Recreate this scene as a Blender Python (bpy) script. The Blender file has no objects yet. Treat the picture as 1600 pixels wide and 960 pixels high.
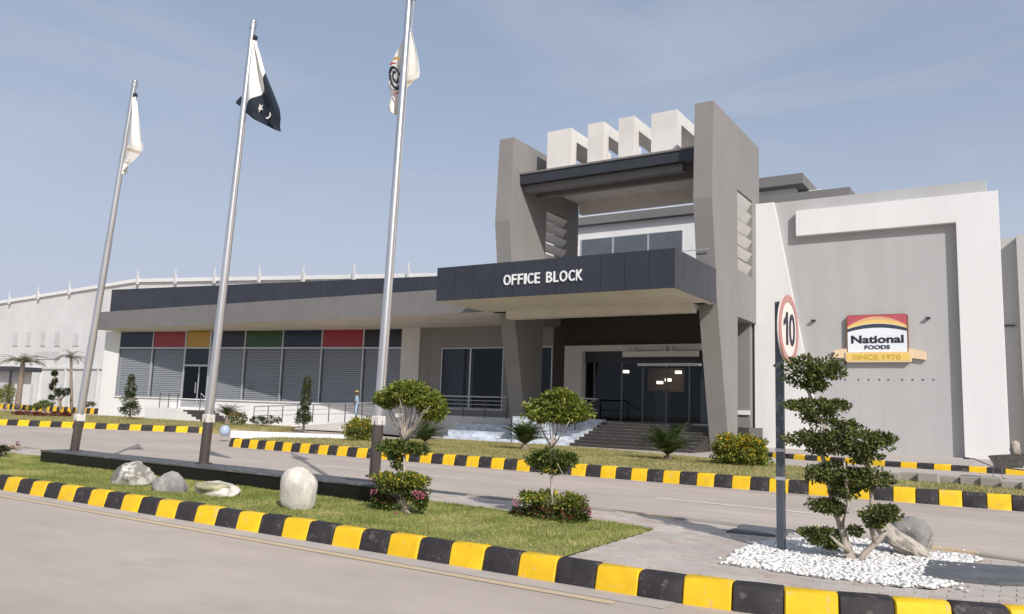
import bpy, bmesh, math, random
import numpy as np
from mathutils import Vector, Matrix, noise

random.seed(7); RNG = np.random.default_rng(11)
S = bpy.context.scene
COL = S.collection

# ------------------------------------------------------------------ camera
FPX, PIT, ROL, YAW, HC = 1241.96, 0.12870795, 0.03419236, -0.57320539, 1.6
cy, sy, cp, sp = math.cos(YAW), math.sin(YAW), math.cos(PIT), math.sin(PIT)
FW = Vector((sy*cp, cy*cp, sp)); _r = Vector((cy, -sy, 0)); _u = _r.cross(FW)
RT = math.cos(ROL)*_r + math.sin(ROL)*_u
UP = -math.sin(ROL)*_r + math.cos(ROL)*_u
CAM = Vector((0, 0, HC))
cam = bpy.data.cameras.new('camera'); camo = bpy.data.objects.new('camera', cam); COL.objects.link(camo)
cam.sensor_width = 36; cam.lens = 36*FPX/1600; cam.clip_end = 3000
camo.matrix_world = Matrix(((RT.x, UP.x, -FW.x, 0), (RT.y, UP.y, -FW.y, 0), (RT.z, UP.z, -FW.z, HC), (0, 0, 0, 1)))
S.camera = camo

# ------------------------------------------------------------------ light
SUN_EL = math.radians(34); SUN_AZ = (0.809, -0.588)
W = bpy.data.worlds.new('World'); S.world = W; W.use_nodes = True
wn, wl = W.node_tree.nodes, W.node_tree.links
wn.clear()
wout = wn.new('ShaderNodeOutputWorld'); wbg = wn.new('ShaderNodeBackground')
sky = wn.new('ShaderNodeTexSky'); sky.sky_type = 'NISHITA'; sky.sun_disc = False
sky.sun_elevation = SUN_EL; sky.sun_rotation = math.radians(126)
sky.air_density = 1.0; sky.dust_density = 2.6; sky.ozone_density = 1.6; sky.altitude = 20
# thin high cloud wisps over the whole dome
tc = wn.new('ShaderNodeTexCoord'); mp = wn.new('ShaderNodeMapping'); mp.inputs['Scale'].default_value = (1.2, 1.6, 7.0)
mp.inputs['Rotation'].default_value = (0.1, 0.12, 0.5)
nz = wn.new('ShaderNodeTexNoise'); nz.inputs['Scale'].default_value = 1.6; nz.inputs['Detail'].default_value = 6; nz.inputs['Roughness'].default_value = .55
nz.inputs['Distortion'].default_value = .6
rm = wn.new('ShaderNodeMapRange'); rm.inputs[1].default_value = .48; rm.inputs[2].default_value = .80; rm.inputs[3].default_value = 0; rm.inputs[4].default_value = .40
mx = wn.new('ShaderNodeMix'); mx.data_type = 'RGBA'
wl.new(tc.outputs['Generated'], mp.inputs['Vector']); wl.new(mp.outputs['Vector'], nz.inputs['Vector'])
wl.new(nz.outputs['Fac'], rm.inputs[0]); wl.new(rm.outputs[0], mx.inputs[0])
mxa = wn.new('ShaderNodeMix'); mxa.data_type = 'RGBA'; mxa.inputs[0].default_value = .56      # high thin veil over the clear sky
wl.new(sky.outputs[0], mxa.inputs[6]); mxa.inputs[7].default_value = (3.62, 4.22, 5.4, 1)
wl.new(mxa.outputs[2], mx.inputs[6]); mx.inputs[7].default_value = (4.9, 5.1, 5.7, 1)
sx = wn.new('ShaderNodeSeparateXYZ'); wl.new(tc.outputs['Generated'], sx.inputs[0])
hr = wn.new('ShaderNodeMapRange'); hr.interpolation_type = 'SMOOTHERSTEP'; hr.inputs[1].default_value = .0; hr.inputs[2].default_value = .5; hr.inputs[3].default_value = .9; hr.inputs[4].default_value = 0
mxh = wn.new('ShaderNodeMix'); mxh.data_type = 'RGBA'; wl.new(sx.outputs['Z'], hr.inputs[0]); wl.new(hr.outputs[0], mxh.inputs[0])
wl.new(mx.outputs[2], mxh.inputs[6]); mxh.inputs[7].default_value = (4.35, 4.75, 5.75, 1)       # pale ground haze towards the horizon
wl.new(mxh.outputs[2], wbg.inputs[0]); wbg.inputs[1].default_value = 0.096
wl.new(wbg.outputs[0], wout.inputs[0])
sun = bpy.data.lights.new('sun', 'SUN'); sun.energy = 3.15; sun.angle = math.radians(.6); sun.color = (1, .955, .90)
suno = bpy.data.objects.new('sun', sun); COL.objects.link(suno)
sd = Vector((-SUN_AZ[0]*math.cos(SUN_EL), -SUN_AZ[1]*math.cos(SUN_EL), -math.sin(SUN_EL)))
suno.rotation_euler = sd.to_track_quat('-Z', 'Y').to_euler()
S.view_settings.view_transform = 'Standard'; S.view_settings.look = 'None'
S.view_settings.exposure = 0.35; S.view_settings.gamma = 1

# ------------------------------------------------------------------ helpers
def ray(x, y): return FW + (x-800)/FPX*RT - (y-480)/FPX*UP
def PZ(x, y, z=0.0): d = ray(x, y); return CAM + d*((z-HC)/d.z)
def PY(x, y, Y): d = ray(x, y); return CAM + d*(Y/d.y)
def PX(x, y, X): d = ray(x, y); return CAM + d*(X/d.x)
def mpp(p): return (Vector(p)-CAM).dot(FW)/FPX      # metres per photo pixel at a point

MATS = {}
def mat(name, col, rough=.75, var=.12, scale=1.5, bump=0., bscale=30., metal=0., var2=.06, scale2=.25, spec=.4, stretch=None, wear=None, grain=None):
    m = bpy.data.materials.new(name); m.use_nodes = True
    n, l = m.node_tree.nodes, m.node_tree.links
    b = n['Principled BSDF']; b.inputs['Roughness'].default_value = rough; b.inputs['Metallic'].default_value = metal
    b.inputs['Specular IOR Level'].default_value = spec
    g = n.new('ShaderNodeNewGeometry'); src = g.outputs['Position']
    if stretch:
        k = n.new('ShaderNodeMapping'); k.inputs['Scale'].default_value = stretch; l.new(src, k.inputs['Vector']); src = k.outputs['Vector']
    def nse(sc, det=6):
        t = n.new('ShaderNodeTexNoise'); t.inputs['Scale'].default_value = sc; t.inputs['Detail'].default_value = det
        t.inputs['Roughness'].default_value = .62; l.new(src, t.inputs['Vector']); return t.outputs['Fac']
    def rng(v, a, bb):
        r = n.new('ShaderNodeMapRange'); r.inputs[1].default_value = .3; r.inputs[2].default_value = .7
        r.inputs[3].default_value = a; r.inputs[4].default_value = bb; l.new(v, r.inputs[0]); return r.outputs[0]
    mu = n.new('ShaderNodeMath'); mu.operation = 'MULTIPLY'
    l.new(rng(nse(scale), 1-var, 1+var), mu.inputs[0]); l.new(rng(nse(scale2, 3), 1-var2, 1+var2), mu.inputs[1])
    vm = n.new('ShaderNodeVectorMath'); vm.operation = 'SCALE'; vm.inputs[0].default_value = col[:3]; l.new(mu.outputs[0], vm.inputs['Scale'])
    colo = vm.outputs[0]
    if grain:       # fine aggregate speckle
        t = n.new('ShaderNodeTexNoise'); t.inputs['Scale'].default_value = grain[0]; t.inputs['Detail'].default_value = 2; l.new(g.outputs['Position'], t.inputs['Vector'])
        v2 = n.new('ShaderNodeVectorMath'); v2.operation = 'SCALE'; l.new(colo, v2.inputs[0]); l.new(rng(t.outputs['Fac'], 1-grain[1], 1+grain[1]), v2.inputs['Scale']); colo = v2.outputs[0]
    if wear:        # chips and scuffs where the coat has gone: (colour, scale, threshold, strength)
        r_ = n.new('ShaderNodeMapRange'); r_.inputs[1].default_value = wear[2]; r_.inputs[2].default_value = wear[2]+.05; r_.inputs[3].default_value = 0; r_.inputs[4].default_value = wear[3]
        l.new(nse(wear[1], 8), r_.inputs[0]); m2 = n.new('ShaderNodeMix'); m2.data_type = 'RGBA'; l.new(r_.outputs[0], m2.inputs[0]); l.new(colo, m2.inputs[6]); m2.inputs[7].default_value = (*wear[0], 1); colo = m2.outputs[2]
    l.new(colo, b.inputs['Base Color'])
    if bump:
        bp = n.new('ShaderNodeBump'); bp.inputs['Strength'].default_value = bump; bp.inputs['Distance'].default_value = .02
        l.new(nse(bscale, 4), bp.inputs['Height']); l.new(bp.outputs[0], b.inputs['Normal'])
    MATS[name] = m; return m

def leafmat(name, c1, c2, trans=.3, rough=.55, c3=None, patch=0):
    m = bpy.data.materials.new(name); m.use_nodes = True
    n, l = m.node_tree.nodes, m.node_tree.links
    b = n['Principled BSDF']; out = n['Material Output']; b.inputs['Roughness'].default_value = rough; b.inputs['Specular IOR Level'].default_value = .35
    g = n.new('ShaderNodeNewGeometry'); r = n.new('ShaderNodeValToRGB')
    e = r.color_ramp.elements; e[0].color = (*c1, 1); e[1].color = (*c2, 1)
    if c3: x = e.new(.93); x.color = (*c2, 1); e[-1].color = (*c3, 1)
    src = g.outputs['Random Per Island']
    if patch:       # drier and greener patches across the lawn
        nz_ = n.new('ShaderNodeTexNoise'); nz_.inputs['Scale'].default_value = patch; nz_.inputs['Detail'].default_value = 4; l.new(g.outputs['Position'], nz_.inputs['Vector'])
        mr = n.new('ShaderNodeMapRange'); mr.inputs[1].default_value = .35; mr.inputs[2].default_value = .65; mr.inputs[3].default_value = -.38; mr.inputs[4].default_value = .38; l.new(nz_.outputs['Fac'], mr.inputs[0])
        ad = n.new('ShaderNodeMath'); ad.use_clamp = True; l.new(src, ad.inputs[0]); l.new(mr.outputs[0], ad.inputs[1]); src = ad.outputs[0]
    l.new(src, r.inputs[0]); l.new(r.outputs[0], b.inputs['Base Color'])
    t = n.new('ShaderNodeBsdfTranslucent'); mxs = n.new('ShaderNodeMixShader'); mxs.inputs[0].default_value = trans
    l.new(r.outputs[0], t.inputs[0]); l.new(b.outputs[0], mxs.inputs[1]); l.new(t.outputs[0], mxs.inputs[2]); l.new(mxs.outputs[0], out.inputs[0])
    MATS[name] = m; return m

def glassmat(name, tint, refl=.12, rough=.02):
    m = bpy.data.materials.new(name); m.use_nodes = True
    n, l = m.node_tree.nodes, m.node_tree.links; n.remove(n['Principled BSDF']); out = n['Material Output']
    t = n.new('ShaderNodeBsdfTransparent'); t.inputs[0].default_value = (*tint, 1)
    gl = n.new('ShaderNodeBsdfGlossy'); gl.inputs['Roughness'].default_value = rough; gl.inputs[0].default_value = (.9, .95, 1, 1)
    g = n.new('ShaderNodeNewGeometry'); dt = n.new('ShaderNodeVectorMath'); dt.operation = 'DOT_PRODUCT'
    l.new(g.outputs['Incoming'], dt.inputs[0]); l.new(g.outputs['Normal'], dt.inputs[1])
    def mth(op, a, b=None):
        k = n.new('ShaderNodeMath'); k.operation = op; k.use_clamp = op == 'ADD'
        for q, v in enumerate((a, b)):
            if v is None: continue
            if isinstance(v, (int, float)): k.inputs[q].default_value = v
            else: l.new(v, k.inputs[q])
        return k.outputs[0]
    ad = mth('ADD', mth('MULTIPLY', mth('POWER', mth('SUBTRACT', 1, mth('ABSOLUTE', dt.outputs['Value'])), 5), 1-refl), refl)   # Schlick, the same from both sides
    mxs = n.new('ShaderNodeMixShader'); l.new(ad, mxs.inputs[0])
    l.new(t.outputs[0], mxs.inputs[1]); l.new(gl.outputs[0], mxs.inputs[2]); l.new(mxs.outputs[0], out.inputs[0])
    MATS[name] = m; return m

class MB:
    def __init__(s): s.v = []; s.f = []; s.mi = []
    def add(s, vs, fs, mi=0):
        o = len(s.v); s.v += [tuple(p) for p in vs]; s.f += [tuple(i+o for i in q) for q in fs]; s.mi += [mi]*len(fs); return s
    def box(s, x0, x1, y0, y1, z0, z1, fr=None, mi=0):
        p = [(x, y, z) for z in (z0, z1) for y in (y0, y1) for x in (x0, x1)]
        if fr: p = [fr(*q) for q in p]
        return s.add(p, [(0, 2, 3, 1), (4, 5, 7, 6), (0, 1, 5, 4), (2, 6, 7, 3), (0, 4, 6, 2), (1, 3, 7, 5)], mi)
    def prism(s, poly, vec, mi=0):
        n = len(poly); vec = Vector(vec); a = [Vector(p) for p in poly]
        return s.add(a+[p+vec for p in a], [tuple(range(n))[::-1], tuple(range(n, 2*n))]+[(i, (i+1) % n, n+(i+1) % n, n+i) for i in range(n)], mi)
    def tube(s, pts, rad, n=8, mi=0, caps=True, flat=1.):
        pts = [Vector(p) for p in pts]; rad = rad if hasattr(rad, '__len__') else [rad]*len(pts)
        vs = []; up = Vector((0, 0, 1))
        for i, p in enumerate(pts):
            t = (pts[min(i+1, len(pts)-1)]-pts[max(i-1, 0)]).normalized()
            a = t.cross(up); a = Vector((1, 0, 0)) if a.length < .05 else a.normalized()
            b = a.cross(t)
            if abs(t.z) > .93: a = Vector((1, 0, 0)); a = (a-t*a.dot(t)).normalized(); b = t.cross(a)
            for k in range(n):
                q = 2*math.pi*k/n; vs.append(p+(a*math.cos(q)+b*math.sin(q)*flat)*rad[i])
        fs = [(i*n+k, i*n+(k+1) % n, (i+1)*n+(k+1) % n, (i+1)*n+k) for i in range(len(pts)-1) for k in range(n)]
        if caps: fs += [tuple(range(n))[::-1], tuple(range((len(pts)-1)*n, len(pts)*n))]
        return s.add(vs, fs, mi)
    def mesh(s, name, mats, smooth=False):
        me = bpy.data.meshes.new(name); me.from_pydata(s.v, [], s.f)
        for m in (mats if isinstance(mats, (list, tuple)) else [mats]): me.materials.append(MATS[m] if isinstance(m, str) else m)
        if len(set(s.mi)) > 1: me.polygons.foreach_set('material_index', s.mi)
        bm = bmesh.new(); bm.from_mesh(me); bmesh.ops.recalc_face_normals(bm, faces=bm.faces); bm.to_mesh(me); bm.free()
        if smooth:
            me.polygons.foreach_set('use_smooth', [True]*len(me.polygons))
            if smooth != 'all': me.set_sharp_from_angle(angle=math.radians(40))
        me.update(); return me
    def build(s, name, mats, parent=None, smooth=False, bevel=0, **kw):
        o = link(name, s.mesh(name, mats, smooth), parent, **kw)
        if bevel: bev(o, bevel)
        return o

def bev(o, w, seg=2):
    b = o.modifiers.new('bevel', 'BEVEL'); b.width = w; b.segments = seg; b.limit_method = 'ANGLE'; b.angle_limit = math.radians(35)
    return o
def link(name, me, parent=None, **kw):
    o = bpy.data.objects.new(name, me); COL.objects.link(o)
    if parent:
        o.parent = parent
        if me is not None and 'local' not in kw:      # meshes are written in world space; parents are unrotated empties or meshes
            o.matrix_parent_inverse = Matrix.Translation(-world_loc(parent))
    kw.pop('local', None)
    for k, v in kw.items():
        o[{'cat': 'category'}.get(k, k)] = v
    return o
def world_loc(o):
    v = Vector(o.location)
    if o.parent: v = v + world_loc(o.parent) + o.matrix_parent_inverse.translation
    return v
def thing(name, loc, label, cat, group=None):
    o = bpy.data.objects.new(name, None); COL.objects.link(o); o.location = loc; o.empty_display_size = .2
    o['label'] = label; o['category'] = cat
    if group: o['group'] = group
    return o
def struct(o): o['kind'] = 'structure'; return o
def arr_mesh(name, V, quads, mats, mi=None, smooth=False):
    me = bpy.data.meshes.new(name); nf, k = quads.shape
    me.vertices.add(len(V)); me.vertices.foreach_set('co', np.asarray(V, np.float32).ravel())
    me.loops.add(nf*k); me.loops.foreach_set('vertex_index', quads.astype(np.int32).ravel())
    me.polygons.add(nf); me.polygons.foreach_set('loop_start', np.arange(0, nf*k, k, dtype=np.int32))
    for m in (mats if isinstance(mats, (list, tuple)) else [mats]): me.materials.append(MATS[m])
    if mi is not None: me.polygons.foreach_set('material_index', np.asarray(mi, np.int32))
    me.update(calc_edges=True); me.validate(); return me

def leaf_quads(P, N, L, Wd, jitter=.6):
    """rhombic leaves at points P pointing roughly along N"""
    n = len(P)
    D = N + RNG.normal(0, jitter, (n, 3)); D /= np.linalg.norm(D, axis=1)[:, None]+1e-9
    A = np.cross(D, RNG.normal(0, 1, (n, 3))); A /= np.linalg.norm(A, axis=1)[:, None]+1e-9
    L = L*RNG.uniform(.65, 1.25, n)[:, None]; w = Wd*RNG.uniform(.7, 1.2, n)[:, None]
    mid = P + D*L*.45; fold = np.cross(A, D)*w*.35
    V = np.stack([P, mid+A*w*.5+fold, P+D*L, mid-A*w*.5+fold], 1).reshape(-1, 3)
    return V, np.arange(4*n).reshape(n, 4)

def clump_points(n, c, r, k=26, cl=.3, fill=.35):
    """points bunched into k leaf clumps spread over an ellipsoid, with gaps between them"""
    c = np.array(c); r = np.array(r)
    d = RNG.normal(0, 1, (k, 3)); d /= np.linalg.norm(d, axis=1)[:, None]
    rad = RNG.uniform(.62, 1.0, k)[:, None]
    cc = d*rad
    i = RNG.integers(0, k, n); q = RNG.normal(0, 1, (n, 3)); q /= np.linalg.norm(q, axis=1)[:, None]
    loc = cc[i] + q*(RNG.uniform(.2, 1, n)**.5)[:, None]*cl*RNG.uniform(.7, 1.2, k)[i][:, None]
    inner = RNG.random(n) < fill
    qi = q*(RNG.random(n)**.4)[:, None]*.85
    loc = np.where(inner[:, None], qi, loc)
    nn = loc/(np.linalg.norm(loc, axis=1)[:, None]+1e-6)
    return c + loc*r, nn + .5*q

def foliage(name, parent, specs, mats, leaf=(.05, .025), jitter=.7, mfrac=None, **kw):
    """specs: (count, centre, radii[, clumps, clump size])"""
    PP, NN = [], []
    for sp_ in specs:
        k = sp_[3] if len(sp_) > 3 else 26; cl = sp_[4] if len(sp_) > 4 else .34
        p, n = clump_points(sp_[0], sp_[1], sp_[2], k, cl); PP.append(p); NN.append(n)
    P = np.concatenate(PP); N = np.concatenate(NN)
    V, Q = leaf_quads(P, N, leaf[0], leaf[1], jitter)
    mi = None
    if isinstance(mats, list) and mfrac:
        mi = np.zeros(len(P), int)
        for j, fr in enumerate(mfrac, 1):
            up = (N[:, 2] > (.2 if fr < .5 else -2)); mi = np.where((RNG.random(len(P)) < fr) & up, j, mi)
    return link(name, arr_mesh(name, V, Q, mats, mi), parent, **kw)

def rock_mesh(name, size, seed, m, planes=7, amp=.16, sub=4, sq=2.):
    bm = bmesh.new(); bmesh.ops.create_icosphere(bm, subdivisions=sub, radius=1)
    rd = random.Random(seed); off = Vector((rd.uniform(-9, 9), rd.uniform(-9, 9), rd.uniform(-9, 9)))
    pl = []
    for i in range(planes):
        d = Vector((rd.gauss(0, 1), rd.gauss(0, 1), rd.gauss(0, 1))).normalized(); pl.append((d, rd.uniform(.68, .9)))
    for v in bm.verts:
        p = v.co.copy(); p *= 1/(abs(p.x)**sq+abs(p.y)**sq+abs(p.z)**sq)**(1/sq)
        for d, h in pl:
            e = p.dot(d)-h
            if e > 0: p -= d*e*.92
        f = 1+amp*noise.noise(p*1.5+off)+amp*.35*noise.noise(p*5+off)+amp*.12*noise.noise(p*14+off)
        p *= f
        v.co = Vector((p.x*size[0], p.y*size[1], p.z*size[2]))
    me = bpy.data.meshes.new(name); bm.to_mesh(me); bm.free(); me.materials.append(MATS[m])
    me.polygons.foreach_set('use_smooth', [True]*len(me.polygons)); me.set_sharp_from_angle(angle=math.radians(32)); return me

def text_mesh(s, height, width=None, depth=.02, fat=0., fr=None):
    """flat letters, lower left at 0,0, scaled to a cap height and width, mapped by fr(x, y, depth)"""
    c = bpy.data.curves.new('lettering', 'FONT'); c.body = s; c.size = 1; c.extrude = .5; c.offset = fat; c.resolution_u = 4
    o = bpy.data.objects.new('lettering', c); me = bpy.data.meshes.new_from_object(o)
    bpy.data.objects.remove(o); bpy.data.curves.remove(c)
    co = np.empty(len(me.vertices)*3); me.vertices.foreach_get('co', co); co = co.reshape(-1, 3)
    lo, hi = co.min(0), co.max(0); sx = sy_ = height/(hi[1]-lo[1])
    if width: sx = width/(hi[0]-lo[0])
    X = (co[:, 0]-lo[0])*sx; Y = (co[:, 1]-lo[1])*sy_; Z = (co[:, 2]-lo[2])/(hi[2]-lo[2])*depth
    out = np.array([tuple(fr(x, y, z)) for x, y, z in zip(X, Y, Z)])
    me.vertices.foreach_set('co', out.ravel()); me.materials.clear(); me.update()
    return me, (hi[0]-lo[0])*sx

# ------------------------------------------------------------------ materials
mat('road_concrete', (.485, .412, .353), .85, .06, 2.5, .35, 90, var2=.11, scale2=.5, stretch=(.35, 1, 1), grain=(160, .10), wear=((.37, .32, .28), 1.7, .60, .30))
mat('earth', (.30, .26, .2), .95, .2, .7)
mat('paving', (.50, .445, .395), .9, .16, 2.2, .3, 50, var2=.1)
mat('paver_red', (.49, .39, .34), .9, .18, 3, .3, 50)
mat('gutter', (.46, .41, .37), .9, .08, 2)
mat('line_white', (.74, .72, .68), .8, .12, 6)
mat('line_yellow', (.60, .47, .30), .85, .12, 6, wear=((.48, .41, .35), 6, .52, .8))
mat('paint_yellow', (.78, .485, .012), .65, .10, 7, .25, 50, var2=.08, wear=((.50, .40, .22), 9, .60, .55))
mat('paint_black', (.030, .026, .028), .7, .35, 7, .25, 50, wear=((.13, .115, .10), 9, .58, .6))
mat('concrete_side', (.33, .30, .265), .9, .15, 3, .3, 40)
mat('soil', (.13, .12, .05), .95, .3, 4, .4, 30)
mat('turf', (.25, .24, .085), .95, .3, 3, .5, 80, var2=.2, scale2=.8)
mat('turf_dry', (.32, .28, .12), .95, .3, 2, .5, 60, var2=.25, scale2=.6)
mat('taupe', (.242, .230, .221), .8, .05, 1.2, .08, 60, var2=.05, stretch=(1, 1, .35))
mat('taupe_shade', (.05, .043, .038), .8, .06, 1.2)  # darkened copy of taupe: shade over the entrance wall put into the colour
mat('grey_band', (.175, .168, .168), .8, .05, 1, .05, 60)
mat('soffit', (.66, .615, .57), .85, .05, 1)
mat('fascia', (.034, .037, .050), .36, .08, .8, var2=.08, scale2=.4)
mat('joint', (.02, .02, .024), .7)
mat('mullion', (.13, .135, .14), .4, .05, metal=.3)
mat('steel_dark', (.035, .038, .046), .4, .1)
mat('wall_white', (.745, .735, .73), .8, .035, 1.6, .05, 70, var2=.03, stretch=(.9, .9, .14))
mat('wall_grey', (.445, .442, .44), .8, .05, 1.6, .05, 70, var2=.03, stretch=(.9, .9, .14))
mat('fin_white', (.66, .635, .60), .8, .04, 1, .05, 50)
mat('wall_offwhite', (.62, .60, .57), .8, .05, 1, .05, 50)
mat('cladding', (.63, .62, .61), .7, .03, .5)
mat('cladding_grey', (.54, .535, .53), .6, .05, 1)
mat('aluminium', (.52, .53, .55), .4, .05, 3, metal=.5)
mat('blind', (.50, .50, .50), .6, .05, 4)
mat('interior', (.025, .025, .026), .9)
mat('interior_warm', (.34, .24, .15), .9)
mat('glass_navy', (.010, .017, .045), .18, .05)
mat('glass_red', (.30, .022, .028), .22, .05)
mat('glass_gold', (.45, .27, .03), .22, .05)
mat('glass_green', (.024, .065, .012), .2, .05)
mat('glass_black', (.018, .019, .022), .2, .05)
mat('glass_slate', (.11, .125, .145), .12, .1)  # pane colour lightened to stand in for reflections in the upper windows
mat('granite', (.010, .010, .011), .25, .4, 60, spec=.3)
mat('granite_top', (.10, .10, .10), .5, .35, 14, spec=.3, wear=((.22, .21, .20), 6, .55, .6))
mat('granite_step', (.055, .045, .042), .35, .25, 12, spec=.5)
mat('marble', (.55, .59, .66), .4, .35, 3.0, var2=.15, scale2=1.1, stretch=(1, 1, 2.0))  # white veined marble with the bluish shade under the canopy mixed into its colour
mat('pole_steel', (.62, .62, .63), .34, .12, 2, metal=.92, stretch=(4, 4, .3))
mat('pole_sleeve', (.12, .10, .092), .36, .3, 3, metal=.6, stretch=(5, 5, .3))
mat('clamp_white', (.62, .58, .54), .6)
mat('flag_white', (.76, .74, .69), .8, .04, 3)
mat('flag_tan', (.55, .45, .33), .8, .1, 6)
mat('flag_dark', (.010, .017, .028), .8, .1, 3)
mat('flag_red', (.45, .07, .06), .8)
mat('flag_gold', (.55, .33, .10), .8)
mat('rock_white', (.58, .55, .50), .9, .25, 5, .9, 22, var2=.2, scale2=2.2, wear=((.20, .185, .165), 2.6, .47, .9))
mat('rock_pale', (.58, .54, .48), .9, .16, 6, .6, 26, var2=.12, scale2=2)
mat('rock_grey', (.25, .24, .225), .9, .3, 6, .9, 24, var2=.3, scale2=2.4, wear=((.46, .43, .38), 4.5, .55, .7))
mat('rock_moss', (.36, .34, .22), .95, .3, 7, .6, 24)
mat('driftwood', (.44, .39, .33), .9, .4, 9, .9, 22, var2=.35, scale2=3)
mat('bark', (.24, .19, .15), .9, .3, 12, .6, 40, stretch=(1, 1, .3))
mat('bark_pale', (.42, .36, .30), .9, .2, 12, .5, 40, stretch=(1, 1, .3))
mat('post_grey', (.085, .095, .115), .45, .12, 3, metal=.2)
mat('sign_white', (.80, .70, .64), .5, .03)
mat('sign_red', (.50, .25, .22), .5, .05)
mat('ink', (.02, .025, .04), .5)
mat('logo_red', (.50, .10, .13), .45, .04)
mat('logo_orange', (.72, .42, .23), .45, .04)
mat('logo_yellow', (.82, .58, .17), .45, .04)
mat('logo_cream', (.78, .60, .40), .45, .04)
mat('logo_navy', (.045, .06, .10), .45, .04)
mat('logo_white', (.80, .83, .88), .45, .02)
mat('logo_gold', (.62, .42, .06), .4, .08)
mat('logo_brown', (.20, .10, .04), .6)
mat('letter_white', (.80, .80, .82), .5, .02)
mat('rust', (.115, .105, .098), .75, .4, 10, .3, 40)
mat('rubber', (.02, .02, .02), .8)
mat('skin', (.22, .12, .075), .6)
mat('cloth_blue', (.30, .40, .52), .9)
mat('cloth_navy', (.03, .035, .055), .9)
mat('straw', (.48, .36, .16), .9)
mat('shoe', (.03, .025, .02), .7)
mat('pot_blue', (.36, .43, .55), .45, .1)
mat('slab_grey', (.12, .125, .135), .8, .25, 3, .4, 40)
mat('pipe_white', (.55, .56, .57), .5)
glassmat('glass_wing', (.85, .86, .88), .03)
glassmat('glass_dark', (.55, .57, .60), .02)
glassmat('glass_clear', (.75, .8, .82), .05)
leafmat('leaf_ficus', (.026, .045, .011), (.19, .21, .055), .3, c3=(.32, .32, .12))
leafmat('leaf_lime', (.05, .085, .012), (.29, .32, .05), .28, c3=(.55, .50, .20))
leafmat('leaf_mid', (.030, .060, .012), (.17, .21, .045), .25, c3=(.34, .33, .11))
leafmat('leaf_dark', (.012, .026, .008), (.065, .09, .026), .15)
leafmat('leaf_cycad', (.025, .05, .013), (.12, .155, .045), .15)
leafmat('leaf_palm', (.07, .085, .03), (.20, .19, .09), .2)
leafmat('leaf_palm_dry', (.10, .085, .05), (.24, .20, .13), .2)
leafmat('leaf_red', (.06, .012, .012), (.22, .05, .03), .2)
leafmat('leaf_croton', (.06, .05, .012), (.30, .13, .03), .2)
leafmat('pebble', (.58, .56, .53), (.80, .79, .77), 0, .7, c3=(.86, .85, .84))
leafmat('petal_yellow', (.62, .36, .01), (.80, .55, .03), .2)
leafmat('petal_pink', (.50, .07, .17), (.66, .22, .34), .25)
leafmat('grass', (.13, .18, .032), (.46, .46, .14), .3, c3=(.56, .49, .22), patch=1.3)
leafmat('grass_dry', (.20, .20, .06), (.46, .40, .17), .3, patch=.8)
em = bpy.data.materials.new('lamp_lit'); em.use_nodes = True; b = em.node_tree.nodes['Principled BSDF']
b.inputs['Emission Color'].default_value = (1, .85, .6, 1); b.inputs['Emission Strength'].default_value = 6; MATS['lamp_lit'] = em

def sheet(name, pts, m, z=None, sub=None):
    mb = MB(); mb.add([(p[0], p[1], p[2] if z is None else z) for p in pts], [tuple(range(len(pts)))]); return struct(mb.build(name, m))

# ------------------------------------------------------------------ ground, roads, kerbs
sheet('ground', [(-900, -500), (700, -500), (700, 1500), (-900, 1500)], 'earth', -.03)
sheet('road', [(-160, -40), (70, -40), (70, 46), (-160, 46)], 'road_concrete', 0)
MZ = .20      # top of the median

def arc_path(pts):
    pts = [Vector((p[0], p[1])) for p in pts]; L = [0]
    for a, b in zip(pts, pts[1:]): L.append(L[-1]+(b-a).length)
    def at(s):
        for i in range(len(pts)-1):
            if s <= L[i+1] or i == len(pts)-2:
                t = (s-L[i])/(L[i+1]-L[i]); d = (pts[i+1]-pts[i]).normalized(); return pts[i]+(pts[i+1]-pts[i])*t, d
    return at, L[-1]

def kerb(label, path, blen, h, slope, width, z0=0., first=0, group='yellow and black painted kerbs', ccol='concrete_side'):
    at, tot = arc_path(path); n = int(tot/blen)
    p0 = at(0)[0]; root = thing('kerb', (p0.x, p0.y, z0), label, 'kerb', group)
    prof = [(0, -.05), (0, .02), (slope*.75, h*.78), (slope, h*.93), (slope+.035, h), (width-.01, h), (width, h-.01), (width, -.05)]
    ms = []
    for m, seed in (('paint_yellow', 1), ('paint_black', 2), ('paint_yellow', 3), ('paint_black', 4)):
        rd = random.Random(seed); mb = MB(); sec = []
        g = .004+rd.uniform(0, .003)
        xs = [g, g+.012, blen*.5, blen-g-.012, blen-g]
        for i, x in enumerate(xs):
            ins = .012 if i in (0, 4) else 0
            sec.append([(x, y+ins*(1 if j < 5 else 0)+rd.uniform(-.003, .003), z-ins*.7*(z > 0)+rd.uniform(-.003, .003)) for j, (y, z) in enumerate(prof)])
        k = len(prof); vs = sum(sec, [])
        fs = [(i*k+j, i*k+(j+1) % k, (i+1)*k+(j+1) % k, (i+1)*k+j) for i in range(4) for j in range(k)]+[tuple(range(k))[::-1], tuple(range(4*k, 5*k))]
        mb.add(vs, fs); ms.append(mb.mesh('kerb_block', m, smooth=True))
    for i in range(n):
        p, d = at(i*blen); q, _ = at((i+1)*blen)
        o = bpy.data.objects.new('kerb_block', ms[(i+first) % 2+2*random.randint(0, 1)]); COL.objects.link(o); o.parent = root
        dd = q-p; o.location = (p.x-p0.x, p.y-p0.y, random.uniform(-.006, .006)); o.rotation_euler = (0, random.uniform(-.008, .008), math.atan2(dd.y, dd.x)+random.uniform(-.008, .008))
    return root

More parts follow.
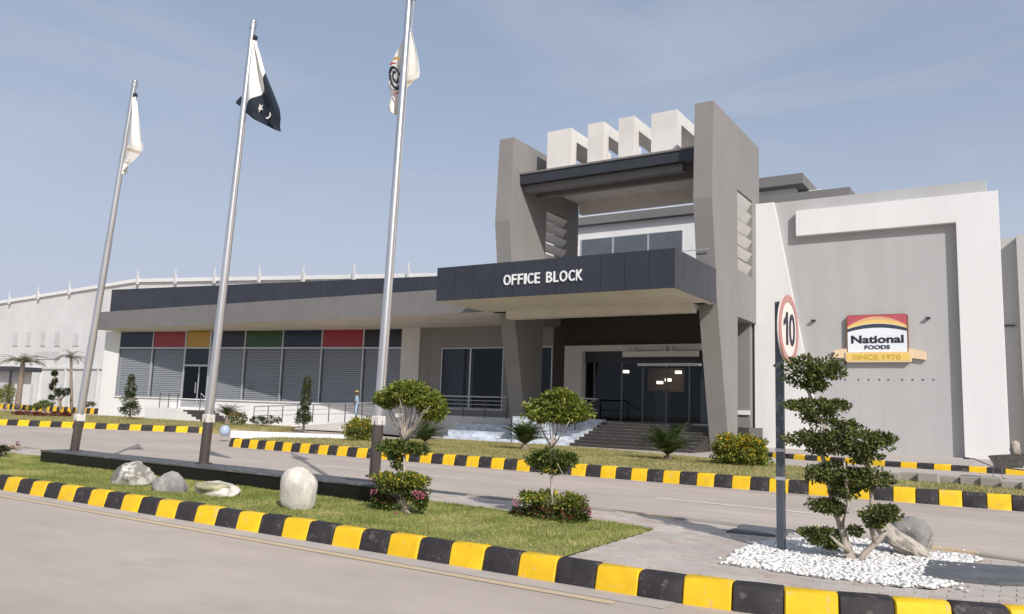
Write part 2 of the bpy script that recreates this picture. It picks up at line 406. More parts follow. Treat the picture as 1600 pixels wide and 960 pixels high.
# near median kerb; phase: a yellow block starts at X = -14.25, spacing .435
NKX = -14.25-.418*40
near_path = [(NKX, 6.80), (-2.6, 6.78), (-2.0, 6.84), (-1.5, 6.93), (-1.0, 7.08), (-.5, 7.27), (0, 7.50), (.5, 7.78), (1.0, 8.15), (1.35, 8.6), (1.5, 9.1)]
kerb('black and yellow kerb in the foreground along the lawn with boulders and flagpoles', near_path, .418, MZ+.018, .05, .19, first=0)
FKX = -12.27-.415*28
kerb('black and yellow kerb on the far side of the road below the office entrance', [(FKX+.15, 18.75), (FKX+.35, 18.45), (FKX+.8, 18.28), (-12, 18.25), (-5, 18.2), (2, 18.5), (9, 19.2)], .415, .29, .06, .26, first=0)
KL = [PZ(*p, 0) for p in ((4, 664.5), (125, 669.5), (225, 673.5), (312, 677))]; KD = (KL[-1]-KL[0]).normalized(); KE = KL[-1]
kerb('black and yellow kerb across the road on the left, behind the leftmost flagpole', [(KL[0].x-KD.x*25, KL[0].y-KD.y*25)]+[(p.x, p.y) for p in KL]+[(KE.x+.5, KE.y+.5)], .60, .28, .06, .24, first=1)
kerb('faded black and yellow kerb in front of the grey wall with the logo sign', [(-9.6, 32.2), (-7.0, 30.9), (-4.24, 29.9), (6, 29.0)], .50, .32, .05, .25, first=1)
kerb('distant black and yellow kerb beneath the palm trees at far left', [(-130, 39.6), (-67.3, 39.4), (-66.6, 40.2)], .62, .5, .06, .3)

# road markings
for i, (a, b) in enumerate((((467, 725.5), (724, 749)), ((1027, 778.7), (1275, 803.5)))):
    A = PZ(*a); B = PZ(*b)
    sheet('lane_marking', [(A.x, A.y-.06), (B.x, B.y-.06), (B.x, B.y+.06), (A.x, A.y+.06)], 'line_white', .006)
sheet('edge_line', [(-40, 6.37), (-3.0, 6.35), (-3.0, 6.47), (-40, 6.50)], 'line_yellow', .006)
sheet('gutter', [(-40, 6.52), (-2.6, 6.50), (-2.6, 6.80), (-40, 6.82)], 'gutter', .004)
sheet('gutter', [(-23.2, 17.98), (-5, 17.92), (2, 18.2), (2, 18.52), (-5, 18.24), (-23.2, 18.3)], 'gutter', .004)

# median
mb = MB()
med = [(-32, 6.985), (-2.6, 6.965), (-2, 7.02), (-1.5, 7.11), (-1, 7.26), (-.5, 7.45), (0, 7.68), (.5, 7.96), (.9, 8.36), (1.15, 8.75), (1.3, 9.2), (1.1, 9.7), (.6, 10.05), (-.2, 10.2), (-.9, 10.45), (-3.7, 10.62), (-8, 10.74), (-32, 10.8)]
mb.prism([(x, y, -.05) for x, y in med], (0, 0, MZ-.012+.05)); struct(mb.build('median_paving', 'paving'))
# flush kerb on the road side of the median, tops painted
root = thing('kerb', (-32, 10.7, 0), 'low flush kerb with faded paint along the back of the median, beside the far road', 'kerb', 'yellow and black painted kerbs')
at, tot = arc_path([(-32, 10.8), (-8, 10.74), (-3.7, 10.62), (-.9, 10.45), (-.2, 10.2), (.6, 10.05)])
mm = []
for m in ('line_yellow', 'concrete_side', 'slab_grey'): q = MB(); q.box(.004, .896, 0, .16, -.05, MZ+.012); mm.append(q.mesh('kerb_block', m))
for i in range(int(tot/.9)):
    p, d = at(i*.9); o = bpy.data.objects.new('kerb_block', mm[(0, 1, 2, 1, 0, 1)[i % 6]]); COL.objects.link(o); o.parent = root
    o.location = (p.x+32, p.y-10.7, random.uniform(-.004, .004)); o.rotation_euler = (0, 0, math.atan2(d.y, d.x))
# pavers on the median right of the lawn
def inside(p, poly):
    x, y = p; c = False
    for (x1, y1), (x2, y2) in zip(poly, poly[1:]+poly[:1]):
        if (y1 > y) != (y2 > y) and x < (x2-x1)*(y-y1)/(y2-y1)+x1: c = not c
    return c
gr_px = [(895, 867), (1022, 828), (960, 817), (870, 808), (680, 785)]
g_edge = [PZ(*p, MZ) for p in gr_px]
lawn = [(-30, 6.99), (-20, 6.99), (g_edge[0].x, 6.99)]+[(p.x, p.y) for p in g_edge[1:]]+[(-7.9, 9.75), (-17.0, 9.75), (-18.8, 9.6), (-20.4, 9.5), (-30, 9.4)]
grav_px = [(1128, 882), (1150, 862), (1200, 848), (1255, 842), (1330, 842), (1392, 852), (1440, 866), (1500, 868), (1536, 876), (1500, 889), (1455, 890), (1440, 905), (1500, 915), (1460, 921), (1380, 916), (1290, 905), (1200, 893)]
gravel = [(PZ(*p, MZ).x, PZ(*p, MZ).y) for p in grav_px]
pv = MB(); pvr = MB(); L_, B_ = .24, .12; k = 0
y = 7.15
while y < 10.6:
    x = -9.0+(k % 2)*L_/2; k += 1
    while x < 1.2:
        c = (x+L_/2, y+B_/2)
        if inside(c, med) and not inside(c, lawn) and not inside(c, gravel) and all(inside(q, med) for q in ((x, y), (x+L_, y), (x, y+B_), (x+L_, y+B_))):
            dz = random.uniform(-.003, .004); t = pvr if random.random() < .12+.3*max(0, noise.noise(Vector((x*.7, y*.7, 0)))) else pv
            t.box(x+.004, x+L_-.004, y+.004, y+B_-.004, MZ-.03, MZ+dz)
        x += L_
    y += B_
pv.add(pvr.v, pvr.f, 1) if pvr.v else None
struct(o := pv.build('paver', ['paving', 'paver_red'])); o['kind'] = 'stuff'; o['label'] = 'small concrete pavers laid on the median right of the lawn'; o['category'] = 'paving'
# lawn with grass blades
sheet('median_lawn', lawn, 'turf', MZ+.006)
def grass(name, poly, n, h, w, m, zfun, label, bias=None):
    xs = [p[0] for p in poly]; ys = [p[1] for p in poly]; pts = []
    while len(pts) < n:
        x = random.uniform(min(xs), max(xs)); y = random.uniform(min(ys), max(ys))
        if inside((x, y), poly):
            d = noise.noise(Vector((x*1.1, y*1.1, 3)))
            if random.random() < .72+.6*d: pts.append((x, y, d))
    P = np.array(pts); k = len(P); a = RNG.uniform(0, 6.283, k); hh = h*RNG.uniform(.5, 1.3, k)*(1+.35*P[:, 2])
    z = np.array([zfun(x, y) for x, y in P[:, :2]]); dx, dy = np.cos(a)*w/2, np.sin(a)*w/2
    lean = RNG.normal(0, .4, (k, 2))*hh[:, None]
    V = np.stack([np.c_[P[:, 0]-dx, P[:, 1]-dy, z], np.c_[P[:, 0]+dx, P[:, 1]+dy, z], np.c_[P[:, 0]+lean[:, 0], P[:, 1]+lean[:, 1], z+hh]], 1).reshape(-1, 3)
    o = link(name, arr_mesh(name, V, np.arange(3*k).reshape(k, 3), m)); o['kind'] = 'stuff'; o['label'] = label; o['category'] = 'grass'
near_lawn = [p for p in lawn if p[0] > -21]; near_lawn = [(-20.6, 6.99)]+near_lawn+[(-20.6, 9.5)]
grass('grass', near_lawn, 120000, .028, .010, 'grass', lambda x, y: MZ+.004, 'short green lawn on the median around the boulders')

# lawns beyond the road
def gz(x, y): return .27-.13*min(1, max(0, (y-20)/7))
def strip(name, poly, m, zf=gz, n=14):
    xs = [p[0] for p in poly]; ys = [p[1] for p in poly]
    bm = bmesh.new(); vs = [bm.verts.new((p[0], p[1], 0)) for p in poly]; bm.faces.new(vs)
    for i in range(1, n):
        y = min(ys)+(max(ys)-min(ys))*i/n
        bmesh.ops.bisect_plane(bm, geom=bm.verts[:]+bm.edges[:]+bm.faces[:], plane_co=(0, y, 0), plane_no=(0, 1, 0))
    for v in bm.verts: v.co.z = zf(v.co.x, v.co.y)
    ex = bmesh.ops.extrude_edge_only(bm, edges=[e for e in bm.edges if e.is_boundary])     # earth edge down to the road
    for v in ex['geom']:
        if isinstance(v, bmesh.types.BMVert): v.co.z -= .3
    me = bpy.data.meshes.new(name); bm.to_mesh(me); bm.free(); me.materials.append(MATS[m]); return struct(link(name, me))
e1, e2, e3 = PZ(895, 699, .12), PZ(1110, 717, .12), PZ(700, 687, .12)
lawn_far = [(-23.3, 18.9), (-22.9, 18.5), (-12, 18.46), (-5, 18.42), (2, 18.7), (9, 19.4), (9, 22.8), (-3.2, 23.6), (e2.x+1.5, e2.y-.5), (e2.x, e2.y), (e1.x, e1.y), (e3.x, e3.y), (-23.5, 24), (-24.2, 21.5)]
strip('lawn', lawn_far, 'turf_dry')
grass('grass', lawn_far, 42000, .06, .022, 'grass_dry', gz, 'patchy yellowish lawn strip behind the far kerb')
lawn_left = [(KL[0].x-KD.x*25, KL[0].y-KD.y*25+.22), (KL[0].x, KL[0].y+.22), (KE.x, KE.y+.22), (KE.x+.35, KE.y+.7), (KE.x+.3, KE.y+4), (KE.x-1.5, 31.6), (-50, 32.4), (KL[0].x-KD.x*25, 30)]
strip('lawn', lawn_left, 'turf_dry', lambda x, y: .24)
grass('grass', lawn_left, 26000, .07, .03, 'grass_dry', lambda x, y: .24, 'dry lawn on the left in front of the white wall')
# walks by the building
walk = MB(); walk.add([(e3.x-8, e3.y+2.5, .125), (e3.x, e3.y-.02, .13), (e1.x, e1.y-.02, .13), (e2.x, e2.y-.02, .13), (e2.x+1.7, e2.y-.55, .13), (-3.2, 23.62, .13), (9, 22.82, .13), (9, 36, .135), (-9, 38, .135), (-31, 38, .135)], [tuple(range(10))])
struct(walk.build('footpath', 'gutter'))
mb = MB(); mb.prism([(-9.7, 32.3, 0), (-7, 31.1, 0), (-4.2, 30.1, 0), (6, 29.2, 0), (30, 27.2, 0), (30, 40, 0), (-10.2, 40, 0), (-10.2, 33, 0)], (0, 0, .30)); struct(mb.build('pavement', 'gutter'))


# ------------------------------------------------------------------ office building
B = thing('office_building', (-20, 33, 0), 'grey and white office building with a tall twin pillar entrance portal and dark canopy', 'building')
TH = math.atan(.155); OX, OY = math.sin(TH), -math.cos(TH)
def yw(X): return 32.4+(X+54)*.155
def WF(X, n, z): return (X+n*OX, yw(X)+n*OY, z)
def part(name, m, parent=None, smooth=False, bevel=0, **kw):
    def go(*boxes, fr=None):
        mb = MB()
        for b in boxes: mb.box(*b, fr=fr)
        return mb.build(name, m, parent or B, smooth, bevel, **kw)
    return go
SILL, TRAN, SOF = 1.62, 5.02, 6.19
# wing: low wall, end pier, column
part('wall', 'wall_white')((-55.45, -29.6, -6, 0.0, -.1, SILL-.06), fr=WF)
part('pier', 'wall_white')((-55.45, -53.98, -6, 0.01, SILL-.06, SOF+.01), fr=WF)
part('window_sill', 'wall_white', bevel=.01)((-53.97, -30.8, -.1, .1, SILL-.06, SILL), fr=WF)
part('column', 'wall_offwhite', bevel=.015)((-30.78, -29.55, -1.2, .25, .1, SOF+.01), fr=WF)
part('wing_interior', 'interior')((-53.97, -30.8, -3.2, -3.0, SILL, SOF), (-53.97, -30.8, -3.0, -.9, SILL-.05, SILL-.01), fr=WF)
cuts = [-53.93, -50.76, -47.77, -45.52, -42.65, -39.6, -36.59, -33.55, -32.29, -30.79]
spand = ['glass_navy', 'glass_red', 'glass_gold', 'glass_black', 'glass_green', 'glass_navy', 'glass_red', 'glass_black', 'glass_black']
nm = {'glass_navy': 'navy', 'glass_red': 'red', 'glass_gold': 'gold', 'glass_black': 'black', 'glass_green': 'dark green'}
for i in range(9):
    a, b = cuts[i], cuts[i+1]; f = .045
    isdoor = i == 2
    if not isdoor:
        w = part('window', 'aluminium', bevel=.006)((a, a+f, -.06, .05, SILL, SOF), (b-f, b, -.06, .05, SILL, SOF), (a+f, b-f, -.058, .052, TRAN-.05, TRAN+.05), (a+f, b-f, -.058, .048, SILL, SILL+.06), (a+f, b-f, -.058, .048, SOF-.05, SOF), fr=WF)
        part('pane', 'glass_wing', w)((a+f, b-f, -.012, .0, SILL+.06, TRAN-.05), fr=WF)
        bl = MB(); z = SILL+.08; k = 0
        while z < TRAN-.06:
            z1 = z+.105
            bl.add([WF(a+f, -.16, z), WF(b-f, -.16, z), WF(b-f, -.20, z1), WF(a+f, -.20, z1)], [(0, 1, 2, 3)]); z = z1+.022
        o = bl.build('blind', 'blind', w); o['kind'] = 'stuff'
    else:
        w = part('door', 'aluminium', bevel=.006)((a, a+.08, -.06, .05, 1.1, SOF), (b-.12, b, -.06, .05, 1.1, SOF), (a+.08, b-.12, -.058, .052, TRAN-.05, TRAN+.05), (a+.08, b-.12, -.058, .052, 3.78, 3.9), (a+.08, b-.12, -.058, .048, 1.1, 1.2), (a+1.35, a+1.42, -.05, .03, 1.2, 3.78), fr=WF)
        part('pane', 'glass_dark', w)((a+.08, b-.12, -.012, 0, 1.2, 3.78), fr=WF)
        part('pane', 'glass_wing', w)((a+.08, b-.12, -.012, 0, 3.9, TRAN-.05), fr=WF)
        part('handle', 'aluminium', w)((a+1.2, a+1.24, .03, .08, 2.0, 2.7), fr=WF)
    part('spandrel_panel', spand[i], w, label=nm[spand[i]]+' glass panel above a tall window')((a+f+.01, b-f-.01, -.03, .012, TRAN+.05, SOF-.05), fr=WF)
part('back_panel', 'glass_black')((-53.9, -30.8, -.2, -.06, TRAN+.02, SOF), fr=WF)

# long eave band with soffit
mb = MB(); pl = [(-54.5, 31, SOF+.02), (-20.6, 31, SOF+.02), (-20.6, 37.6, SOF+.02), (-54.5, 32.45, SOF+.02)]
mb.prism(pl, (0, 0, 1.22)); mb.build('eave_band', 'grey_band', B)
mb = MB(); mb.prism([(p[0]+.04*(1 if i in (0, 3) else -1), p[1]+(.04 if i < 2 else -.02), SOF) for i, p in enumerate(pl)], (0, 0, .03)); mb.build('soffit', 'soffit', B)
# dark parapet fascia of the wing, panel by panel
ZT = 9.25
part('parapet', 'joint')((-55.3, -21.5, -.9, -.05, 7.3, ZT-.03), fr=WF)
pw = 1.22; X = -55.3; meshes = []
for i in range(27):
    part('fascia_panel', 'fascia')((X+.007, X+pw-.007, -.049, random.uniform(-.004, .004), 7.35, ZT), fr=WF); X += pw
part('parapet_cap', 'wall_offwhite')((-55.3, -22.4, -.9, -.06, ZT-.02, ZT+.01), fr=WF)

part('roof', 'grey_band')((-55.0, -21.6, -14, -.95, 7.0, 7.4), fr=WF)
part('terrace_slab', 'soffit')((-29.5, -11.3, 31.65, 40.9, 6.6, 7.45))
# back wall of the recess behind the portal, with windows
YE = 36.3; ZH = 5.0
w1 = (PY(690, 560, YE).x, PY(787, 560, YE).x); w2 = (PY(840, 570, YE).x, PY(863, 570, YE).x)
zs = PY(740, 641, YE).z
dl, dr = PY(886, 600, YE).x, -11.25
part('wall', 'taupe')((-29.9, w1[0], YE, YE+.3, .1, 6.5), (w1[0], w1[1], YE, YE+.3, ZH, 6.5), (w1[0], w1[1], YE, YE+.3, .1, zs), (w1[1], w2[0], YE, YE+.3, .1, 6.5), (w2[0], w2[1], YE, YE+.3, ZH, 6.5), (w2[0], w2[1], YE, YE+.3, .1, zs+.2), (w2[1], dl, YE, YE+.3, .1, 6.5))
part('wall', 'taupe_shade')((dl, dr, YE-.02, YE+.28, ZH-.02, 6.6), (PY(864, 600, YE).x, dl, YE-.05, YE+.2, .1, 6.5))
mb = MB(); mb.prism([(-29.55, yw(-29.55)-.2, .1), (-28.6, yw(-28.6)+.1, .1), (-28.6, YE+.1, .1), (-29.55, YE+.1, .1)], (0, 0, 6.2)); mb.build('return_wall', 'taupe', B)
for (a, b, z0, mid) in ((w1[0], w1[1], zs, .48), (w2[0], w2[1], zs+.2, None)):
    f = .06; bx = [(a, a+f, YE-.02, YE+.08, z0, ZH), (b-f, b, YE-.02, YE+.08, z0, ZH), (a+f, b-f, YE-.018, YE+.078, z0, z0+.06), (a+f, b-f, YE-.018, YE+.078, ZH-.06, ZH)]
    if mid: xm = a+(b-a)*mid; bx.append((xm-.05, xm+.05, YE-.018, YE+.078, z0+.06, ZH-.06))
    w = part('window', 'aluminium', bevel=.006)(*bx)
    if mid:
        part('pane', 'glass_dark', w)((a+f, xm-.05, YE+.02, YE+.03, z0+.06, ZH-.06)); part('pane', 'glass_dark', w)((xm+.05, b-f, YE+.02, YE+.03, z0+.06, ZH-.06))
    else: part('pane', 'glass_dark', w)((a+f, b-f, YE+.02, YE+.03, z0+.06, ZH-.06))
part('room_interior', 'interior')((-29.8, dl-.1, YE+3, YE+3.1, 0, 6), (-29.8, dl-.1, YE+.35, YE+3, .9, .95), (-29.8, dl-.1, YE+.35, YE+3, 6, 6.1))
part('curtain', 'blind')((w1[0]+.1, w1[0]+1.3, YE+.4, YE+.45, zs, ZH), (w1[0]+1.45, w1[0]+1.9, YE+.5, YE+.55, zs, ZH))

# entrance: pale portal frame, dark lobby, glass doors, lit lamps, white shutter box
fz = 1.17
jw = PY(913, 600, YE).x
part('door_frame', 'wall_offwhite', bevel=.01)((dl, jw, YE-.35, YE+.1, fz, ZH-.02), (jw, dr, YE-.348, YE+.1, ZH-.32, ZH-.022))
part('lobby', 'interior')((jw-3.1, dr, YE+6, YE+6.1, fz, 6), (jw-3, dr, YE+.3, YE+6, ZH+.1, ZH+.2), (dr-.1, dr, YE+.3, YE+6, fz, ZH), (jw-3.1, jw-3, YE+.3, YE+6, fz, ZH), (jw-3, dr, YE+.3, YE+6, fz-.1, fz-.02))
part('lobby_screen', 'interior_warm')((PY(1012, 600, 40).x, PY(1069, 600, 40).x, 40, 40.1, PY(1040, 612, 40).z, PY(1040, 576, 40).z))
part('lobby_pillar', 'wall_grey')((PY(1024, 620, 39).x, PY(1043, 620, 39).x, 39, 39.3, fz, PY(1030, 610, 39).z))
for (px, py) in ((1031, 598), (1044, 594), (1060, 582), (978, 581)):
    p = PY(px, py, 39.2); part('ceiling_lamp', 'lamp_lit')((p.x-.14, p.x+.14, 39.1, 39.3, p.z-.07, p.z+.07))
xs = [jw, PY(927, 600, YE).x, PY(970, 600, YE).x, PY(1003, 600, YE).x, PY(1040, 600, YE).x, PY(1076, 600, YE).x, dr]
zt = PY(1000, 567, YE).z
part('door_header', 'steel_dark')((jw, dr, YE+.05, YE+.25, zt, ZH-.32))
part('sliding_rail', 'aluminium')((PY(996, 570, YE).x, PY(1095, 570, YE).x, YE-.02, YE+.12, zt-.16, zt-.03))
for a, b in zip(xs, xs[1:]):
    d = part('glass_door', 'mullion')((a, a+.04, YE+.1, YE+.15, fz, zt), (b-.04, b, YE+.1, YE+.15, fz, zt), (a+.04, b-.04, YE+.1, YE+.15, fz, fz+.08))
    part('pane', 'glass_dark', d)((a+.04, b-.04, YE+.12, YE+.13, fz+.08, zt))
za, zb = PY(1030, 558, YE-.6).z, PY(1030, 549, YE-.6).z; xa, xb = PY(974, 555, YE-.6).x, PY(1091, 555, YE-.6).x
o = part('shutter_box', 'wall_offwhite', bevel=.02)((xa, xb, YE-.75, YE-.45, za, zb), (xa+.5, xa+.6, YE-.65, YE-.35, zb, zb+.2), (xa+2.1, xa+2.2, YE-.65, YE-.35, zb, zb+.2), (xa+2.4, xa+2.5, YE-.65, YE-.35, zb, zb+.2))

# entrance platform, stairs, ramp podium
sx0 = PZ(890, 697, .13).x; sy0 = PZ(890, 697, .13).y; NR = 8; sx1 = -11.27
part('platform', 'granite_step')((sx0-.02, -10.0, 34.55, YE+.4, .05, fz))
part('platform', 'wall_offwhite')((-29.6, sx0-.03, 34.2, YE+.2, .05, fz+.02))
for i in range(NR):
    y0 = sy0+(34.55-sy0)*i/NR; z1 = .13+(fz-.13)*(i+1)/NR
    part('step', 'granite_step', bevel=.008)((sx0, sx1, y0, 34.54, z1-.13 if i else .05, z1-.004*(i == NR-1)))
    st_ = [o for o in B.children if o.name.startswith('step')][-1]; part('nosing', 'granite_top', st_)((sx0+.01, sx1-.01, y0-.012, y0+.03, z1-.028, z1+.003))
    part('cheek_block', 'marble')((sx0-1.2, sx0-.005, y0+.02, y0+(34.55-sy0)/NR+.018, .05, z1+.13))
zt1, zt2, zt3 = PY(740, 684, 30.9).z, PY(740, 673, 31.9).z, PY(740, 662, 33).z
part('planter_wall', 'marble', bevel=.01)((PY(692, 690, 30.9).x, PY(796, 690, 30.9).x, 30.9, 31.8, .05, zt1))
part('planter_wall', 'marble', bevel=.01)((PY(692, 690, 30.9).x-.4, PY(800, 690, 30.9).x, 31.8, 32.9, .05, zt2))
part('planter_wall', 'marble', bevel=.01)((PY(692, 690, 30.9).x-.8, PY(800, 690, 30.9).x, 32.9, 34.15, .05, zt3))
part('side_wall', 'marble')((PY(800, 690, 31).x+.02, sx0-1.22, 30.95, 34.5, .05, fz+.15))

# portal pillars: boomerang profile, louvred opening
def pillar(x0, x1, lz0, lz1):
    p = MB(); V = Vector((x1-x0, 0, 0))
    def pr(q): p.prism([(x0, y, z) for y, z in q], V)
    ys_, ye = 34.45, 36.75
    pr([(31.14, 14.72), (31.0, 10.56), (31.62, 6.5), (33.25, .08), (34.4, .08), (34.45, 6.0), (34.45, 14.72)])
    pr([(34.45, 6.0), (ye, 6.0), (ye, lz0), (34.45, lz0)]); pr([(34.45, lz1), (ye, lz1), (ye, 14.72), (34.45, 14.72)])
    pr([(ye, 6.0), (37.94, 6.0), (37.94, 14.72), (ye, 14.72)])
    q = p.build('pillar', 'taupe', B)
    n = 6
    for i in range(n):
        z = lz0+(lz1-lz0)*(i+.5)/n; h = (lz1-lz0)/n*.32; xm = x1-.17
        sl = MB(); sl.prism([(xm-.16, 34.47, z-h), (xm-.08, 34.47, z-h), (xm+.16, 34.47, z+h), (xm+.08, 34.47, z+h)], (0, ye-34.49, 0)); sl.build('louvre_slat', 'wall_offwhite', q)
    return q
pillar(-11.24, -10.44, 8.1, 11.75); pillar(-21.15, -20.32, 8.6, 11.9)
# wall behind the right pillar
part('wall', 'taupe')((-11.2, -10.5, 37.95, 38.3, .1, 12.0)); part('wall', 'taupe')((-13, -10.64, 37.0, 37.4, .1, 6.55))

p = PY(1160, 645, 36.97); part('wall_light', 'wall_white')((p.x-.2, -10.65, 36.9, 36.998, p.z-.1, p.z+.1))
# canopy with dark panels and letters
CX0, CX1, CY0, CZ0, CZ1 = -21.3, -10.43, 26.9, 6.16, 7.62
can = part('canopy', 'joint')((CX0+.03, CX1-.03, CY0+.03, 31.6, CZ0+.03, CZ1-.02))
part('canopy_soffit', 'soffit', can)((CX0+.02, CX1-.02, CY0+.02, CY0+.35, CZ0, CZ0+.029), (CX0+.02, CX0+.3, CY0+.35, 31.0, CZ0, CZ0+.029), (CX1-.3, CX1-.02, CY0+.35, 31.5, CZ0, CZ0+.029), (CX0+.3, CX1-.3, CY0+.35, 30.99, CZ0+.012, CZ0+.029))
part('soffit_beam', 'soffit')((-20.3, -11.25, 30.95, 31.5, 5.82, CZ0+.02))
n = 11; w = (CX1-CX0)/n
for i in range(n):
    part('fascia_panel', 'fascia', can)((CX0+i*w+.007, CX0+(i+1)*w-.007, CY0+random.uniform(-.003, .003), CY0+.029, CZ0+.001, CZ1))
for i in range(5):
    y0 = CY0+.03+i*.92; part('fascia_panel', 'fascia', can)((CX1-.029, CX1+random.uniform(-.003, .003), y0+.007, y0+.913, CZ0+.001, CZ1))
part('canopy_cap', 'steel_dark', can)((CX0+.1, CX1-.1, CY0+.1, 31.6, CZ1-.02, CZ1+.01))
x = -17.79; word = 'OFFICE BLOCK'; wd = {'I': .12, ' ': .2, 'O': .37, 'F': .26, 'C': .30, 'E': .26, 'B': .30, 'L': .24, 'K': .31}
tot = sum(wd.get(c, .29) for c in word)+.055*(len(word)-1); kx = (17.79-14.14)/tot
for c in word:
    cw = wd.get(c, .29)*kx
    if c != ' ':
        me, _ = text_mesh(c, .435, cw-.008, .05, .012, lambda a, b, d, x=x: (x+a, CY0-.06+.05-d, 6.645+b))
        me.materials.append(MATS['letter_white']); link('letter', me, can)
    x += cw+.055*kx

# roof of the portal: beams, ceiling, fins
xl, xr = -20.31, -11.25
part('roof_beam', 'steel_dark')((xl, xr, 31.8, 32.1, 12.52, 13.0))
part('roof_edge', 'grey_band')((xl-.0, xr, 31.74, 32.2, 13.0, 13.09))
part('roof_beam', 'grey_band')((xl, xr-.9, 32.12, 32.5, 12.2, 12.978))
part('roof_beam', 'grey_band')((xl, xr, 33.4, 33.7, 12.25, 12.978))
part('roof_slab', 'soffit')((xl, xr, 32.11, 38.2, 12.98, 13.07))
part('roof_beam', 'soffit')((xl+.3, xr, 37.4, 37.8, 12.30, 12.978))
for px, py in ((931, 303), (984, 297), (1037, 289)):
    p = PY(px, py, 35.5); part('spot_lamp', 'steel_dark')((p.x-.09, p.x+.09, 35.42, 35.58, 12.95, 12.979))
FY = 32.6
for (a, b, yt) in ((856, 893, 200), (919, 943.5, 190), (967, 991, 181), (1018, 1058, 171)):
    x0, x1 = PY(a, yt, FY).x, PY(b, yt, FY).x; zt = PY(b, yt, FY).z
    mb = MB(); mb.box(x0, x1, FY, FY+.55, 13.03, zt); mb.box(x0+.001, x1-.001, FY+.55, FY+3.9, zt-.55, zt-.001); mb.box(x0, x1, FY+3.9, FY+4.4, 13.03, zt)
    mb.build('roof_fin', 'fin_white', B)
    mb = MB(); mb.box(x0+.02, x1-.02, FY+.56, FY+3.89, zt-1.15, zt-.56) if False else None

# white upper storey seen through the portal
UY = 47; zu0 = 7.6; zwin = PY(1000, 366, UY).z; zcap = PY(1000, 345, UY).z
part('upper_wall', 'wall_white')((-28, -9.5, UY, UY+16, 6.5, zcap-.01))
part('upper_eave', 'grey_band')((-28.4, -9.2, UY-.45, UY+16, zcap, zcap+.55))
part('upper_cap', 'wall_white')((-28.2, -9.3, UY-.35, UY+16, zcap+.55, zcap+.62))
ux = [PY(q, 385, UY).x for q in (908, 958, 1013, 1067)]
for a, b in zip(ux, ux[1:]):
    w = part('window', 'aluminium')((a, a+.06, UY-.05, UY-.002, 8.2, zwin), (b-.06, b, UY-.05, UY-.002, 8.2, zwin), (a+.06, b-.06, UY-.048, UY-.002, zwin-.06, zwin), (a+.06, b-.06, UY-.048, UY-.002, 8.2, 8.28))
    part('pane', 'glass_slate', w)((a+.06, b-.06, UY-.03, UY-.004, 8.28, zwin-.06))
part('terrace_rail', 'aluminium')((PY(1055, 392, 31.2).x, -10.6, 31.2, 31.24, PY(1080, 391, 31.2).z-.03, PY(1080, 391, 31.2).z), (PY(1057, 392, 31.2).x, PY(1057, 392, 31.2).x+.04, 31.2, 31.24, CZ1, PY(1080, 391, 31.2).z-.03))
# penthouse slabs on the right
for (pxl, pxr, yt, yb, Y, depth) in ((1150, 1254, 270, 286, 45, 6), (1150, 1328, 292, 306, 41, 6)):
    x1 = PY(pxr, yt, Y).x; x0 = PY(pxl, yt, Y).x; zt_ = PY(pxr, yt, Y).z; zb_ = PY(pxr, yb, Y).z
    part('roof_slab', 'grey_band')((x0, x1, Y, Y+depth, zb_, zt_)); part('upper_wall', 'wall_white')((x0+.01, x1-.6, Y+.8, Y+depth-.5, zb_-2.5, zb_-.005))

# right hand block: grey wall, white frame, slanted white panel
RY = 37.5; GX0, GX1 = -10.62, PY(1540, 291, RY).x
gz_ = PY(1330, 304.5, RY).z
part('side_wall', 'wall_grey')((GX0, GX1, RY, RY+20, .1, gz_))
fy = RY-.32
hx0, hz1, hz0 = PY(1243, 328.5, fy).x, PY(1558, 297.6, fy).z, PY(1493.5, 347.4, fy).z
vx0, vx1 = PY(1493.5, 347.4, fy).x, PY(1559, 297.6, fy).x
mb = MB(); mb.prism([(hx0, fy, hz0), (hx0, fy, hz1), (vx1, fy, hz1), (vx1, fy, .25), (vx0, fy, .25), (vx0, fy, hz0)], (0, .32-.004, 0)); mb.build('white_frame', 'wall_white', B, bevel=.01)
wq = [PY(x, y, RY-.14) for x, y in ((1178, 319.5), (1209, 318.5), (1284, 690))]
mb = MB(); mb.prism([(wq[0].x, RY-.14, .1), (wq[0].x, RY-.14, wq[0].z), (wq[1].x, RY-.14, wq[0].z), (wq[2].x, RY-.14, wq[2].z), (wq[2].x+.12, RY-.14, .1)], (0, .136, 0)); mb.build('slanted_panel', 'wall_white', B, bevel=.008)
for px, py in ((1271, 501), (1450, 497)):
    p = PY(px, py, RY-.1); part('wall_hook', 'steel_dark')((p.x-.09, p.x+.09, RY-.18, RY, p.z-.03, p.z+.03))
for k in range(9):
    p = PY(1322+k*17+random.uniform(-3, 3), 593.5, RY-.01); part('anchor', 'steel_dark')((p.x-.035, p.x+.035, RY-.015, RY, p.z-.025, p.z+.025))

# neighbouring grey wall at the right edge
o = thing('neighbour_building', (3, 46, 0), 'plain grey building partly visible behind the white frame at the right edge', 'building')
zz = PY(1575, 372, 46).z
mb = MB(); mb.box(PY(1500, 400, 46).x, 30, 46, 60, 0, zz); mb.build('wall', 'wall_grey', o)
mb = MB(); xx = PY(1590, 420, 46).x; mb.box(xx, xx+1.2, 45.3, 45.99, 0, zz-.02); mb.build('pilaster', 'wall_grey', o)
mb = MB(); p = PY(1577, 509, 45.95); mb.box(p.x-.25, p.x+.25, 45.9, 46, p.z-.03, p.z+.03); mb.build('wall_bracket', 'steel_dark', o)

